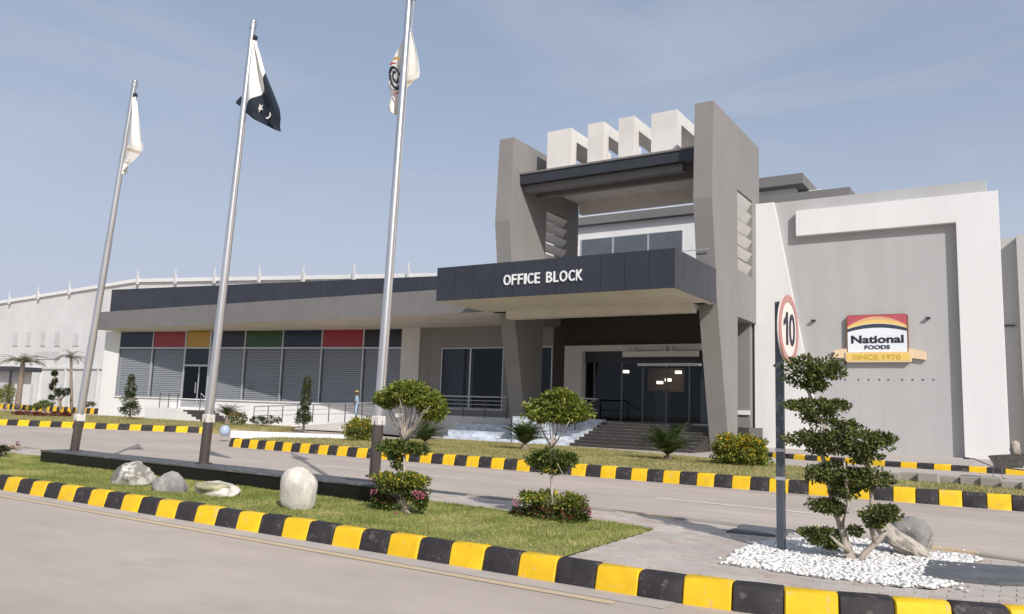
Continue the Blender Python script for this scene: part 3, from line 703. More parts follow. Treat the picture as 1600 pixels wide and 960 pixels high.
# ------------------------------------------------------------------ logo sign
LY = RY-.17
tl, tr, bl_ = PY(1322, 493, LY), PY(1418, 490, LY), PY(1322, 575, LY)
sx_, sz_ = tl.x, PY(1370, 552, LY).z; sw = tr.x-tl.x; sh = (tl.z+tr.z)/2-sz_
LG = thing('wall_sign', (sx_+sw/2, LY, sz_), 'company logo sign with red and gold arches and a gold ribbon on the grey wall', 'sign')
def LF(u, v, d=0): return (sx_+u*sw, LY-d, sz_+v*sh)
def lpoly(name, pts, m, d0, d1, parent=LG):
    mb = MB(); mb.prism([LF(u, v, d0) for u, v in pts], (0, -(d1-d0), 0)); return mb.build(name, m, parent)
rc = [(0, 0), (1, 0), (1, .96), (.96, 1), (.06, 1), (.015, .985), (0, .94)]
lpoly('board', rc, 'logo_brown', -.165, 0)
def arc(y0, h, n=16): return [(.02+.96*i/n, y0+h*(1-(2*i/n-1)**2)) for i in range(n+1)]
def band(name, y0, h, y1, h1, m, d):
    a, b2 = arc(y0, h), arc(y1, h1)
    mb = MB(); n = len(a)
    v = [LF(*p, 0) for p in a]+[LF(*p, 0) for p in b2]+[LF(*p, d) for p in a]+[LF(*p, d) for p in b2]
    f = []
    for i in range(n-1): f += [(2*n+i, 2*n+i+1, 3*n+i+1, 3*n+i), (i, i+1, 2*n+i+1, 2*n+i), (n+i, n+i+1, 3*n+i+1, 3*n+i)]
    mb.add(v, f); return mb.build(name, m, LG)
lpoly('white_field', [(.02, .01), (.98, .01)]+arc(.555, .10)[::-1], 'logo_white', 0, .012)
band('navy_arch', .555, .10, .63, .125, 'logo_navy', .016)
band('cream_arch', .63, .125, .655, .135, 'logo_cream', .013)
band('yellow_arch', .655, .135, .69, .17, 'logo_yellow', .014)
band('orange_arch', .69, .17, .70, .245, 'logo_orange', .012)
band('red_field', .70, .245, .985, 0, 'logo_red', .010)
for s, u0, u1, v0, v1, fat in (('National', .08, .93, .255, .46, .03), ('FOODS', .30, .71, .10, .205, .03)):
    me, _ = text_mesh(s, (v1-v0)*sh, (u1-u0)*sw, .018, fat, lambda a, b, d: (sx_+u0*sw+a, LY-.012-d, sz_+v0*sh+b))
    me.materials.append(MATS['ink']); link('lettering', me, LG)
lpoly('ribbon', [(-.02, -.235), (1.03, -.235), (1.05, -.2), (1.05, .03), (-.02, .03)], 'logo_cream', -.1, .05)
lpoly('ribbon_face', [(.0, -.2), (1.02, -.2), (1.02, -.0), (.0, -.0)], 'logo_yellow', .05, .058)
lpoly('ribbon_tail', [(1.05, -.13), (1.27, -.18), (1.27, .02), (1.08, .10), (.98, .12), (.98, .03), (1.05, .03)], 'logo_cream', -.12, .0)
lpoly('ribbon_tail', [(-.02, -.13), (-.24, -.10), (-.20, -.0), (-.24, .07), (-.1, .12), (.05, .12), (.05, .03), (-.02, .03)], 'logo_cream', -.12, .0)
me, _ = text_mesh('SINCE 1970', .125*sh, .78*sw, .012, .012, lambda a, b, d: (sx_+.10*sw+a, LY-.058-d, sz_-.165*sh+b))
me.materials.append(MATS['logo_gold']); link('lettering', me, LG)

# ------------------------------------------------------------------ warehouse behind, on the left
WY = 50
WH = thing('warehouse', (-70, WY, 0), 'long white low gabled warehouse behind the office wing on the left', 'building')
pk = PY(215, 438, WY); lf = PY(-60, 482, WY); rt_ = PY(720, 429, WY)
mb = MB(); mb.prism([(lf.x-30, WY, 0), (lf.x-30, WY, lf.z-1.5), (lf.x, WY, lf.z), (pk.x, WY, pk.z), (rt_.x, WY, rt_.z), (rt_.x, WY, 0)], (0, 45, 0)); mb.build('wall', 'cladding', WH)
def roofz(x): return lf.z+(pk.z-lf.z)*(x-lf.x)/(pk.x-lf.x) if x < pk.x else pk.z+(rt_.z-pk.z)*(x-pk.x)/(rt_.x-pk.x)
mb = MB()
for (x0, x1) in ((lf.x-1, pk.x), (pk.x, rt_.x)):
    mb.prism([(x0, WY-.25, roofz(x0)-.25), (x1, WY-.25, roofz(x1)-.25), (x1, WY-.25, roofz(x1)+.12), (x0, WY-.25, roofz(x0)+.12)], (0, .24, 0))
mb.build('roof_trim', 'wall_white', WH)
pm = None
for px in (16, 60, 108, 213, 272, 333, 403, 472, 551, 636):
    x = PY(px, 440, WY-.5).x; z = roofz(x); mb = MB()
    mb.box(x-.12, x+.12, WY-.5, WY-.26, z-.5, z+.4); mb.tube([(x, WY-.4, z+.38), (x, WY-.4, z+1.0)], .08, 6); mb.build('roof_vent', 'cladding_grey', WH)
for px, w_ in ((25, 6), (45, 6), (68, 6), (90, 7), (119, 7)):
    a, b = PY(px-w_/2, 520, WY-.05), PY(px+w_/2, 541, WY-.05)
    w = part('window', 'cladding_grey', WH)((a.x, b.x, WY-.08, WY-.01, b.z, a.z)); part('pane', 'cladding_grey', w)((a.x+.1, b.x-.1, WY-.095, WY-.079, b.z+.1, a.z-.1))
a, b = PY(54, 550, WY-.1), PY(93, 561, WY-.1); part('wall_panel', 'cladding_grey', WH)((a.x, b.x, WY-.1, WY-.01, b.z, a.z))
zl = PY(80, 577, WY-.3).z
part('lower_wall', 'cladding', WH)((lf.x-25, PY(168, 590, WY).x, WY-.3, WY-.005, 0, zl)); part('ledge', 'wall_offwhite', WH)((lf.x-25, PY(168, 590, WY).x, WY-.5, WY-.005, zl, zl+.2))
for px in (38, 62, 101, 111, 152):
    x = PY(px, 600, WY-.4).x; part('downpipe', 'pipe_white', WH)((x-.12, x+.12, WY-.55, WY-.31, 0, zl-.02))
for px, w_ in ((47, 9), (80, 7), (96, 5)):
    a, b = PY(px-w_/2, 600, WY-.35), PY(px+w_/2, 624, WY-.35); part('shutter_door', 'cladding_grey', WH)((a.x, b.x, WY-.36, WY-.301, 0, a.z))
# guard shelter at the far left
SH = thing('guard_shelter', PY(0, 640, 38), 'small dark flat roofed shelter at the left edge by the palm', 'shelter')
a = PY(-30, 574, 40); b = PY(17, 578, 40)
part('roof', 'steel_dark', SH)((a.x, b.x, 40, 43, b.z-.1, b.z+.35))
part('wall', 'cladding_grey', SH)((a.x, b.x-1.5, 41, 42.8, 0, b.z-.11))
part('post', 'steel_dark', SH)((b.x-.4, b.x-.2, 40.1, 40.3, 0, b.z-.11))
# ------------------------------------------------------------------ railings, ramp, side door steps
def railing(pts, label, posts, rails=(1.0, .72, .44), r=.028, group=None):
    """pts: polyline along the feet (x, y, z)"""
    t = thing('railing', pts[0], label, 'railing', group)
    P = [Vector(p) for p in pts]; L = [0]
    for a, b in zip(P, P[1:]): L.append(L[-1]+(b-a).length)
    def at(s):
        for i in range(len(P)-1):
            if s <= L[i+1]+1e-6: return P[i]+(P[i+1]-P[i])*((s-L[i])/(L[i+1]-L[i]))
        return P[-1]
    for k in range(posts):
        p = at(L[-1]*k/(posts-1)); mb = MB(); mb.tube([p-Vector((0, 0, .03)), p+Vector((0, 0, rails[0]-.01))], r, 8); mb.build('post', 'pole_sleeve', t, smooth=True)
    for j, h in enumerate(rails):
        mb = MB(); mb.tube([p+Vector((0, 0, h)) for p in P], r*(1.25 if j == 0 else .6), 8); mb.build('rail', 'aluminium', t, smooth=True)
    return t
RY0 = 33.0
a1, a2 = PY(395, 668, RY0), PY(592, 660, RY0)
za = PY(410, 636, RY0).z-1.0; zb_ = PY(590, 629, RY0).z-1.0
ramp = MB(); rx0, rx1 = a1.x-1, PY(655, 640, RY0).x
part('ramp', 'wall_offwhite')()if False else None
mb = MB(); mb.prism([(PY(455, 666, RY0).x, 32.9, .1), (PY(455, 666, RY0).x, 32.9, .16), (PY(600, 640, RY0).x, 32.9, .9), (rx1, 32.9, 1.15), (rx1, 32.9, .1)], (0, 1.5, 0)); mb.build('ramp', 'wall_offwhite', B)
railing([(a1.x, RY0, za), ((a1.x+a2.x)/2, RY0, (za+zb_)/2), (a2.x, RY0, zb_)], 'steel railing of the access ramp in front of the wing windows, beside the conical shrubs', 9)
q1, q2 = PY(660, 640, 34.0), PY(792, 640, 34.0)
railing([(q1.x, 34.0, fz), (q2.x, 34.0, fz)], 'steel railing above the marble planter walls, under the canopy left of the entrance', 5, (1.05, .85, .65, .45))
q1, q2 = PY(895, 645, 34.9), PY(934, 645, 34.9)
railing([(q1.x, 34.9, fz), (q2.x, 34.9, fz), (q2.x, 32.6, fz-.5)], 'dark steel railing at the left side of the entrance stairs', 3, (1.1, .6))
# low white kerb wall beside the ramp
k1, k2 = PZ(360, 677, .2), PZ(537, 684, .2)
k = MB(); d = (k2-k1).normalized(); nrm = Vector((-d.y, d.x, 0))
lw = thing('low_wall', k1, 'long low white wall at the foot of the ramp behind the far kerb', 'wall')
nseg = 8
for i in range(nseg):
    A = k1+(k2-k1)*(i/nseg)+d*.006; Bq = k1+(k2-k1)*((i+1)/nseg)-d*.006
    mb = MB(); mb.prism([(A.x, A.y, 0), (Bq.x, Bq.y, 0), (Bq.x+nrm.x*.3, Bq.y+nrm.y*.3, 0), (A.x+nrm.x*.3, A.y+nrm.y*.3, 0)], (0, 0, .31)); mb.build('coping_block', 'wall_white', lw, bevel=.01)
# side entrance podium with stairs below the gold panel
DY = 31.3
b0, b1 = PY(225, 656, DY), PY(310, 656, DY); topz = PY(260, 638, DY).z
ss = thing('side_stairs', ((b0.x+b1.x)/2, DY, .2), 'white podium with dark stepped side stairs below the glass door in the wing', 'stairs')
mb = MB(); mb.box(b0.x, PY(284, 650, DY).x, DY, 33.6, .05, topz); mb.build('podium', 'wall_white', ss, bevel=.015)
for i in range(5):
    xa_ = PY(284, 650, DY).x+.003+i*.45; z1 = topz-(i+.0)*(topz-.2)/5.2-.06
    mb = MB(); mb.box(xa_, xa_+.46, DY+.05, 33.4, .05, z1); mb.build('step', 'granite_step', ss)
    mb = MB(); mb.box(xa_, xa_+.44, DY-.02, DY+.045, .05, z1-.11); mb.build('string_block', 'wall_white', ss)
mb = MB()
railing([(PY(240, 636, DY).x, DY+.4, topz), (PY(268, 636, DY).x, DY+.4, topz)], 'short steel railing on the white podium left of the side door', 3)
railing([(PY(287, 630, DY).x, DY+1.2, topz), (PY(308, 640, DY).x, DY+1.2, topz-.75)], 'sloping steel handrail beside the side door stairs', 3)

# ------------------------------------------------------------------ flagpole plinth, poles, flags
PT = .45
pf, pb = 8.85, PZ(400, 731.5, PT).y; px0, px1 = PY(64, 706, pf).x, PY(598, 758.7, pf).x
pln = thing('flagpole_plinth', ((px0+px1)/2, pf, MZ), 'long low black granite plinth carrying the three flagpoles', 'plinth')
nn = 9; w = (px1-px0)/nn
mb = MB(); mb.box(px0+.02, px1-.02, pf+.02, pb-.02, .1, PT-.04); mb.build('core', 'joint', pln)
for i in range(nn):
    mb = MB(); mb.box(px0+i*w+.003, px0+(i+1)*w-.003, pf-.0+random.uniform(0, .003), pf+.019, .12, PT-.03); mb.build('front_slab', 'granite', pln)
    mb = MB(); mb.box(px0+i*w+.003, px0+(i+1)*w-.003, pf-.025, pb+.02, PT-.029, PT+random.uniform(-.002, .002)); mb.build('top_slab', 'granite_top', pln, bevel=.004)
for x in (px0-.0, px1-.018):
    mb = MB(); mb.box(x, x+.018, pf+.021, pb-.02, .12, PT-.03); mb.build('end_slab', 'granite', pln)

def flagpole(bpx, tpx, rpx, label, clamp_px):
    b = PZ(*bpx, PT); t = PY(*tpx, b.y); m = mpp(b)
    fp = thing('flagpole', b, label, 'flagpole', 'flagpoles on the black plinth')
    def at(q): return b+(t-b)*q
    r0, r1 = rpx[0]*m/2, rpx[1]*mpp(t)/2
    qc = max(0.02, (clamp_px-bpx[1])/(tpx[1]-bpx[1]))
    mb = MB(); mb.tube([at(0), at(qc-.004)], [r0*1.02, r0*1.0], 20); mb.build('sleeve', 'pole_sleeve', fp, smooth=True)
    mb = MB(); mb.tube([at(0)-Vector((0, 0, .0)), at(0)+Vector((0, 0, .02))], r0*1.7, 20); mb.build('base_plate', 'pole_sleeve', fp, smooth=True)
    for qq in (qc-.012,):
        c = at(qc-.004); k = r0*.98; mb = MB(); mb.box(c.x-k, c.x+k, c.y-k, c.y+k, c.z-r0*.9, c.z+r0*.9); mb.build('clamp_box', 'clamp_white', fp, bevel=.02)
    lv = [qc-.004, .30, .56, .80, .985]
    rr = [r0*.92+(r1-r0*.92)*((q-qc)/(1-qc)) for q in lv]
    for i in range(4):
        k = .94 if i else 1
        mb = MB(); mb.tube([at(lv[i]), at(lv[i+1])], [rr[i]*1.0, rr[i]*.55+rr[i+1]*.45], 20); mb.build('shaft', 'pole_steel', fp, smooth=True)
        if i:
            mb = MB(); mb.tube([at(lv[i]-.004), at(lv[i]+.004)], rr[i]*1.09, 20); mb.build('collar', 'pole_steel', fp, smooth=True)
    mb = MB(); mb.tube([at(.985), at(.995)], r1*1.35, 14); mb.build('cap', 'pole_steel', fp, smooth=True)
    bm = bmesh.new(); bmesh.ops.create_uvsphere(bm, u_segments=14, v_segments=9, radius=r1*1.25, matrix=Matrix.Translation(at(1.0)))
    me = bpy.data.meshes.new('finial'); bm.to_mesh(me); bm.free(); me.materials.append(MATS['pole_steel']); me.polygons.foreach_set('use_smooth', [True]*len(me.polygons)); link('finial', me, fp)
    # pulley arm and halyard
    c = at(.955); mb = MB(); mb.tube([c, c+Vector((.13, -.02, .02))], .014, 6); mb.tube([c+Vector((.13, -.05, .03)), c+Vector((.13, .01, .03))], .045, 10); mb.build('pulley', 'steel_dark', fp)
    mb = MB(); mb.tube([at(.955)+Vector((.13, -.02, .0)), at(.6)+Vector((.1, -.03, 0)), at(qc+.02)+Vector((r0*1.05, -.03, 0))], .006, 5); mb.build('halyard', 'flag_tan', fp)
    return b, t
P1 = flagpole((116, 705), (211, 128), (13, 6.5), 'leftmost steel flagpole, the one with the thin white flag', 652)
P2 = flagpole((318, 725), (396, 35), (15, 8), 'middle steel flagpole, the one flying the white and dark crescent flag', 655)
P3 = flagpole((585, 745), (641.5, -30), (17, 9), 'tallest looking steel flagpole, nearest the clipped shrub, its top above the picture', 660)

def cloth(name, rows, Y, m, label, cat, fold=.06, waves=3.0, nu=28, nv=24, mats=None, mfun=None, seed=0, thick=.004, parent=None, **kw):
    """rows: left and right picture points of the cloth from top to bottom, hung in the plane at depth Y, with real folds"""
    rows = [(Vector(PY(*l, Y)), Vector(PY(*r_, Y))) for l, r_ in rows]; V = []; F = []; mi = []
    for j in range(nv+1):
        s = j/nv*(len(rows)-1); i = min(int(s), len(rows)-2); t = s-i; t2 = t
        L = rows[i][0].lerp(rows[i+1][0], t2); R_ = rows[i][1].lerp(rows[i+1][1], t2)
        for k in range(nu+1):
            u = k/nu; p = L.lerp(R_, u); v = j/nv
            d = fold*(math.sin(u*waves*6.283+seed+v*2.2)*(.25+.75*v)+.5*math.sin(u*waves*2.9*2+seed*2-v*3))
            V.append(p+Vector((.35*d*math.sin(v*5+seed), d, 0)))
    for j in range(nv):
        for k in range(nu):
            F.append((j*(nu+1)+k, j*(nu+1)+k+1, (j+1)*(nu+1)+k+1, (j+1)*(nu+1)+k)); mi.append(mfun((k+.5)/nu, (j+.5)/nv) if mfun else 0)
    me = bpy.data.meshes.new(name); me.from_pydata([tuple(p) for p in V], [], F)
    for q in (mats or [m]): me.materials.append(MATS[q])
    me.polygons.foreach_set('material_index', mi); me.polygons.foreach_set('use_smooth', [True]*len(F))
    o = link(name, me, parent)
    if label: o['label'] = label; o['category'] = cat
    sm = o.modifiers.new('thickness', 'SOLIDIFY'); sm.thickness = thick; sm.offset = 0
    return o, (lambda u, v: V[int(round(v*nv))*(nu+1)+int(round(u*nu))])
FG = 'flags on the three poles'
o, _ = cloth('flag', [((209.5, 150), (211.5, 160)), ((206, 180), (215.5, 190)), ((201, 208), (219, 215)), ((198, 226), (223.5, 228)), ((196, 230), (222, 238)), ((195, 248), (212, 250)), ((193, 256), (204, 257)), ((192, 275), (196, 268))], P1[0].y-.10,
     'flag_white', 'limp white flag with tan streaks on the leftmost pole', 'flag', .05, 1.3, 50, 90, mats=['flag_white', 'flag_tan'], mfun=lambda u, v: 1 if (.57 < v < .615) or (.80 < v < .84 and u < .6) else 0, seed=1); o['group'] = FG
def dk(u, v):
    # white hoist band at the top, dark field hanging below its slanted edge
    return 1 if v > .62-.36*u else 0
o, fpt = cloth('flag', [((397, 63), (400, 66)), ((394, 90), (408, 88)), ((390, 114), (415, 113)), ((387.5, 134), (424, 135)), ((386, 150), (432, 155)), ((385.5, 165), (438, 172)), ((384, 176), (438.5, 185)), ((398, 187), (436, 198)), ((432, 203.5), (435, 205))], P2[0].y-.12,
     'flag_white', 'dark flag with a white band, star and crescent drooping from the middle pole', 'flag', .07, 1.5, 110, 120, mats=['flag_white', 'flag_dark'], mfun=dk, seed=2.2); o['group'] = FG
flag2 = o
def emblem(name, pts, u, v, m, par, fn, sc, rot=0):
    c = fn(u, v); mb = MB(); ca, sa = math.cos(rot), math.sin(rot)
    P = [c+Vector(((x*ca-y*sa)*sc, -.04, (x*sa+y*ca)*sc)) for x, y in pts]; mb.prism(P, (0, .012, 0)); return mb.build(name, m, par)
star = [(math.cos(math.pi/2+i*math.pi/5)*(1 if i % 2 == 0 else .4), math.sin(math.pi/2+i*math.pi/5)*(1 if i % 2 == 0 else .4)) for i in range(10)]
emblem('star', star, .42, .63, 'flag_white', flag2, fpt, .085, .3)
cres = [(math.cos(a), math.sin(a)) for a in np.linspace(-2.2, 1.0, 14)]+[(.28*0+.82*math.cos(a)+.26*-.55, .82*math.sin(a)+.24) for a in np.linspace(1.0, -2.2, 14)]
emblem('crescent', cres, .72, .75, 'flag_white', flag2, fpt, .065, -.2)
cloth('flag_corner', [((376, 151), (382, 149)), ((371, 157), (384, 157)), ((367.5, 161), (384, 163)), ((375, 166), (384, 168))], P2[0].y+.12, 'flag_dark', None, None, .03, 1, 8, 6, parent=flag2)
o, _ = cloth('flag', [((634, 42), (640, 44)), ((626, 66), (647, 68)), ((616, 84), (650, 84)), ((611, 98), (653, 98)), ((607, 112), (655.5, 113)), ((606, 128), (655, 122)), ((608, 140), (648, 127)), ((611, 148), (636, 140)), ((606, 168), (632, 165)), ((610, 178), (628, 180))], P3[0].y+.14,
     'flag_white', 'white flag with a round dark emblem hanging behind the tallest pole', 'flag', .05, 1.4, 36, 40, mats=['flag_white', 'flag_tan'], mfun=lambda u, v: 1 if (.58 < v < .70 and u > .55) or v > .86 and u > .5 else 0, seed=.4); o['group'] = FG
f3 = o
def on_flag3(name, px_pts, m, dy):
    Y = P3[0].y+.14; mb = MB(); mb.prism([PY(x, y, Y-dy) for x, y in px_pts], (0, .012, 0)); return mb.build(name, m, f3)
def ring(cx, cy_, rx, ry, w, a0, a1, n=18, tilt=.35):
    f = lambda a, k: (cx+math.cos(a)*rx*k+math.sin(a)*ry*k*tilt*.5, cy_+math.sin(a)*ry*k)
    A = np.linspace(a0, a1, n); return [f(a, 1) for a in A]+[f(a, 1-w) for a in A[::-1]]
on_flag3('emblem_ring', ring(617, 122, 9, 19, .25, .9, 6.1), 'flag_dark', .10)
on_flag3('emblem_ring', ring(617.5, 121, 4.6, 10, .38, 0, 5.2), 'flag_dark', .105)
on_flag3('emblem_wreath', ring(615, 102, 6, 4.5, .5, 3.3, 5.6), 'flag_red', .11)
on_flag3('emblem_wreath', ring(620, 95, 6, 6, .5, 3.4, 6.0), 'flag_gold', .112)
on_flag3('emblem_ribbon', ring(619, 143, 4, 4, .45, .4, 3.4), 'flag_red', .108)

# ------------------------------------------------------------------ boulders
def boulder(box, base_y, m, label, seed, depth=.8, planes=7, amp=.16, sink=.06, rot=0, group='boulders on the lawn', sq=2., taper=0., tilt=0., lift=0.):
    x0, y0, x1, y1 = box; b = PZ((x0+x1)/2, base_y, MZ); k = mpp(b); w, h = (x1-x0)*k, (y1-y0)*k
    me = rock_mesh('boulder', (w/2*1.12, w/2*depth, h*.62), seed, m, planes, amp, 4, sq)
    for v in me.vertices:
        zz_ = v.co.z/(h*.62); v.co.x *= 1-taper*zz_; v.co.y *= 1-taper*zz_*.8
    me.transform(Matrix.Rotation(tilt, 4, 'Y'))
    o = link('boulder', me, None, label=label, cat='boulder', group=group); o.location = (b.x, b.y+w*.2*depth, MZ+h*.62*.72-sink+lift*h); o.rotation_euler = (0, 0, rot); return o
boulder((153, 722, 232, 757), 757, 'rock_white', 'jagged white streaked boulder leaning by the plinth, leftmost on the lawn', 8, .7, 12, .16, sq=3, taper=.28, tilt=-.30)
boulder((230, 734, 292, 768), 768, 'rock_grey', 'grey pointed boulder on the lawn, second from the left', 17, .7, 10, .14, taper=.5, tilt=.2)
fb = boulder((283, 751, 370, 777), 774, 'rock_pale', 'flat low pale rimmed boulder with a mossy top on the lawn', 21, .6, 5, .16)
ms_ = mpp(fb.location); mo = link('moss', rock_mesh('moss', (33*ms_, 21*ms_, 9*ms_), 24, 'rock_moss', 3, .2, 4), fb, local=True); mo.location = (4*ms_, -8*ms_, 7.5*ms_)
boulder((428, 737, 489, 797), 796, 'rock_pale', 'upright rounded pale boulder standing on the lawn before the plinth', 35, .55, 2, .10, sq=2.5, taper=-.06, lift=.12)

# ------------------------------------------------------------------ white pebble bed, boulder, driftwood, slab
mb = MB(); c0 = Vector((sum(p[0] for p in gravel)/len(gravel), sum(p[1] for p in gravel)/len(gravel)))
mb.add([(p[0], p[1], MZ+.004) for p in gravel], [tuple(range(len(gravel)))]); struct(mb.build('gravel_bed', 'wall_offwhite'))
ico = bmesh.new(); bmesh.ops.create_icosphere(ico, subdivisions=1, radius=1); iv = np.array([v.co[:] for v in ico.verts]); ifc = np.array([[v.index for v in f.verts] for f in ico.faces]); ico.free()
pts = []; xs_ = [p[0] for p in gravel]; ys_ = [p[1] for p in gravel]
while len(pts) < 6500:
    q = (random.uniform(min(xs_), max(xs_)), random.uniform(min(ys_), max(ys_)))
    if inside(q, gravel) or (random.random() < .02): pts.append(q)
pts = np.array(pts); n = len(pts); sc = RNG.uniform(.011, .027, n)
Vv = iv[None]*np.stack([sc*RNG.uniform(.8, 1.5, n), sc*RNG.uniform(.8, 1.3, n), sc*RNG.uniform(.45, .7, n)], 1)[:, None, :]*(1+RNG.normal(0, .08, (n, len(iv), 1)))
aa = RNG.uniform(0, 6.28, n); ca, sa = np.cos(aa)[:, None], np.sin(aa)[:, None]
Vr = np.stack([Vv[..., 0]*ca-Vv[..., 1]*sa, Vv[..., 0]*sa+Vv[..., 1]*ca, Vv[..., 2]], -1)
Vr += np.c_[pts, MZ+.010+RNG.uniform(0, .018, n)][:, None, :]
o = link('pebbles', arr_mesh('pebbles', Vr.reshape(-1, 3), (ifc[None]+(np.arange(n)*len(iv))[:, None, None]).reshape(-1, 3), 'pebble')); o['kind'] = 'stuff'; o['label'] = 'bed of small white pebbles around the cloud pruned tree'; o['category'] = 'pebbles'
boulder((1391, 815, 1453, 868), 858, 'rock_grey', 'rounded grey boulder behind the driftwood at the pebble bed', 41, .7, 3, .08, rot=.4, group='stones at the pebble bed')
boulder((1412, 868, 1446, 884), 884, 'rock_pale', 'small pale stone on the pebbles at the end of the driftwood', 45, .7, 4, .1, group='stones at the pebble bed')
dwY = PZ(1400, 868, MZ).y
dc = PY(1406, 848, dwY); kd = mpp(dc)
dm = rock_mesh('driftwood', (52*kd, 26*kd, 15*kd), 58, 'driftwood', 12, .34, 4)
dm.transform(Matrix.Translation(dc+Vector((0, .05, 0))) @ Matrix.Rotation(math.radians(31), 4, 'Y') @ Matrix.Rotation(math.radians(-12), 4, 'Z'))
link('driftwood', dm, None, label='pale gnarled piece of driftwood arching over the white pebbles', cat='driftwood')
mb = MB(); mb.prism([PZ(1440, 905, MZ), PZ(1452, 880, MZ), PZ(1500, 884, MZ), PZ(1640, 894, MZ), PZ(1640, 917, MZ), PZ(1560, 916, MZ)], (0, 0, .035)); mb.build('stone_slab', 'slab_grey', None, bevel=.006, label='flat dark grey stone slab at the right end of the pebbles', cat='slab')
mb = MB(); mb.prism([PZ(1134, 833, MZ), PZ(1163, 824.5, MZ), PZ(1240, 831, MZ), PZ(1225, 841, MZ)], (0, 0, .03)); mb.build('stone_slab', 'slab_grey', None, bevel=.006, label='dark grey slab at the road edge just behind the speed sign post', cat='slab')

# ------------------------------------------------------------------ speed limit sign
sb = PZ(1221, 862, MZ); st = PY(1217, 472, sb.y)
SG = thing('speed_sign', sb, 'round speed limit 10 sign with red rim on a dark grey post', 'road sign')
k = 6*mpp(sb); mb = MB(); dv = st-sb
mb.prism([(sb.x-k, sb.y-k, MZ-.02), (sb.x+k, sb.y-k, MZ-.02), (sb.x+k, sb.y+k, MZ-.02), (sb.x-k, sb.y+k, MZ-.02)], (0, 0, dv.z+.02)); mb.build('post', 'post_grey', SG, bevel=.008)
for zz_ in (MZ+.75, MZ+1.05): mb = MB(); mb.box(sb.x-k-.004, sb.x+k+.004, sb.y-k-.004, sb.y+k+.004, zz_, zz_+.035); mb.build('clamp', 'aluminium', SG)
AN = math.radians(1.5); nx, ny = math.cos(AN), -math.sin(AN); tx, ty = -ny, nx     # face normal and its right-hand direction
ctr = PY(1231, 513, sb.y); R0 = (PY(1229, 459, sb.y).z-PY(1231, 567, sb.y).z)/2
sc_ = Vector((sb.x+k+.03, sb.y+.0, ctr.z))+Vector((tx, ty, 0))*.12
def SF(a, b, d=0): return (sc_.x+tx*a+nx*d, sc_.y+ty*a+ny*d, sc_.z+b)
def disc(name, r, d0, d1, m, r2=0, n=40):
    mb = MB(); A = [(math.cos(i*2*math.pi/n), math.sin(i*2*math.pi/n)) for i in range(n)]
    if not r2: mb.prism([SF(x*r, y*r, d0) for x, y in A], Vector((nx, ny, 0))*(d1-d0))
    else:
        for i in range(n):
            a, b = A[i], A[(i+1) % n]; q = [SF(a[0]*r, a[1]*r, d1), SF(b[0]*r, b[1]*r, d1), SF(b[0]*r2, b[1]*r2, d1), SF(a[0]*r2, a[1]*r2, d1)]; mb.add(q, [(0, 1, 2, 3)])
            q2 = [SF(a[0]*r, a[1]*r, d0), SF(b[0]*r, b[1]*r, d0)]; mb.add([q[0], q[1], q2[1], q2[0]], [(0, 1, 2, 3)])
    return mb.build(name, m, SG)
disc('plate', R0, -.02, 0, 'sign_white'); disc('rim', R0+.001, -.004, .006, 'sign_red', R0*.80); disc('back_plate', R0*.98, -.028, -.0205, 'aluminium')
kk = R0/.405
mb = MB(); mb.prism([SF(a*kk, b*kk, .001) for a, b in ((-.13, -.19), (-.055, -.19), (-.055, .195), (-.115, .195), (-.15, .13), (-.23, .085), (-.23, .02), (-.13, .07))], Vector((nx, ny, 0))*.006); mb.build('numeral', 'ink', SG)
for ch, u0, wd_ in (('0', .0, .27),):
    me, _ = text_mesh(ch, R0*.95, wd_*R0/.405*.9, .006, .012, lambda a, b, d: SF(u0*R0/.405+a, -R0*.47+b, .001+d)); me.materials.append(MATS['ink']); link('numeral', me, SG)
mb = MB(); p = PY(1209, 571, sb.y); mb.tube([p, PY(1219, 575, sb.y)], .016, 8); mb.build('bracket', 'post_grey', SG)

# ------------------------------------------------------------------ plants
def trunk(parent, paths, m='bark', n=8, name='trunk'):
    mb = MB()
    for pts, rad in paths: mb.tube(pts, rad, n)
    return mb.build(name, m, parent, smooth='all')
def curve(p, q, bend=0.1, n=5):
    p, q = Vector(p), Vector(q); out = []; off = Vector((random.uniform(-1, 1), random.uniform(-1, 1), .3))*bend*(q-p).length
    for i in range(n): t = i/(n-1); out.append(p.lerp(q, t)+off*math.sin(t*math.pi))
    return out
def blobs(Y, lst, cnt, dz=.8):
    """(px, py, half width px, half height px[, weight]) -> foliage specs"""
    out = []
    for q in lst:
        c = PY(q[0], q[1], Y); k = mpp(c); c = c+Vector((0, q[5] if len(q) > 5 else 0, 0))
        out.append((int(cnt*(q[4] if len(q) > 4 else 1)), c, (q[2]*k, q[2]*k*dz, q[3]*k), 64 if cnt > 2500 else 22 if cnt > 500 else 12, .24 if cnt > 2500 else .36))
    return out

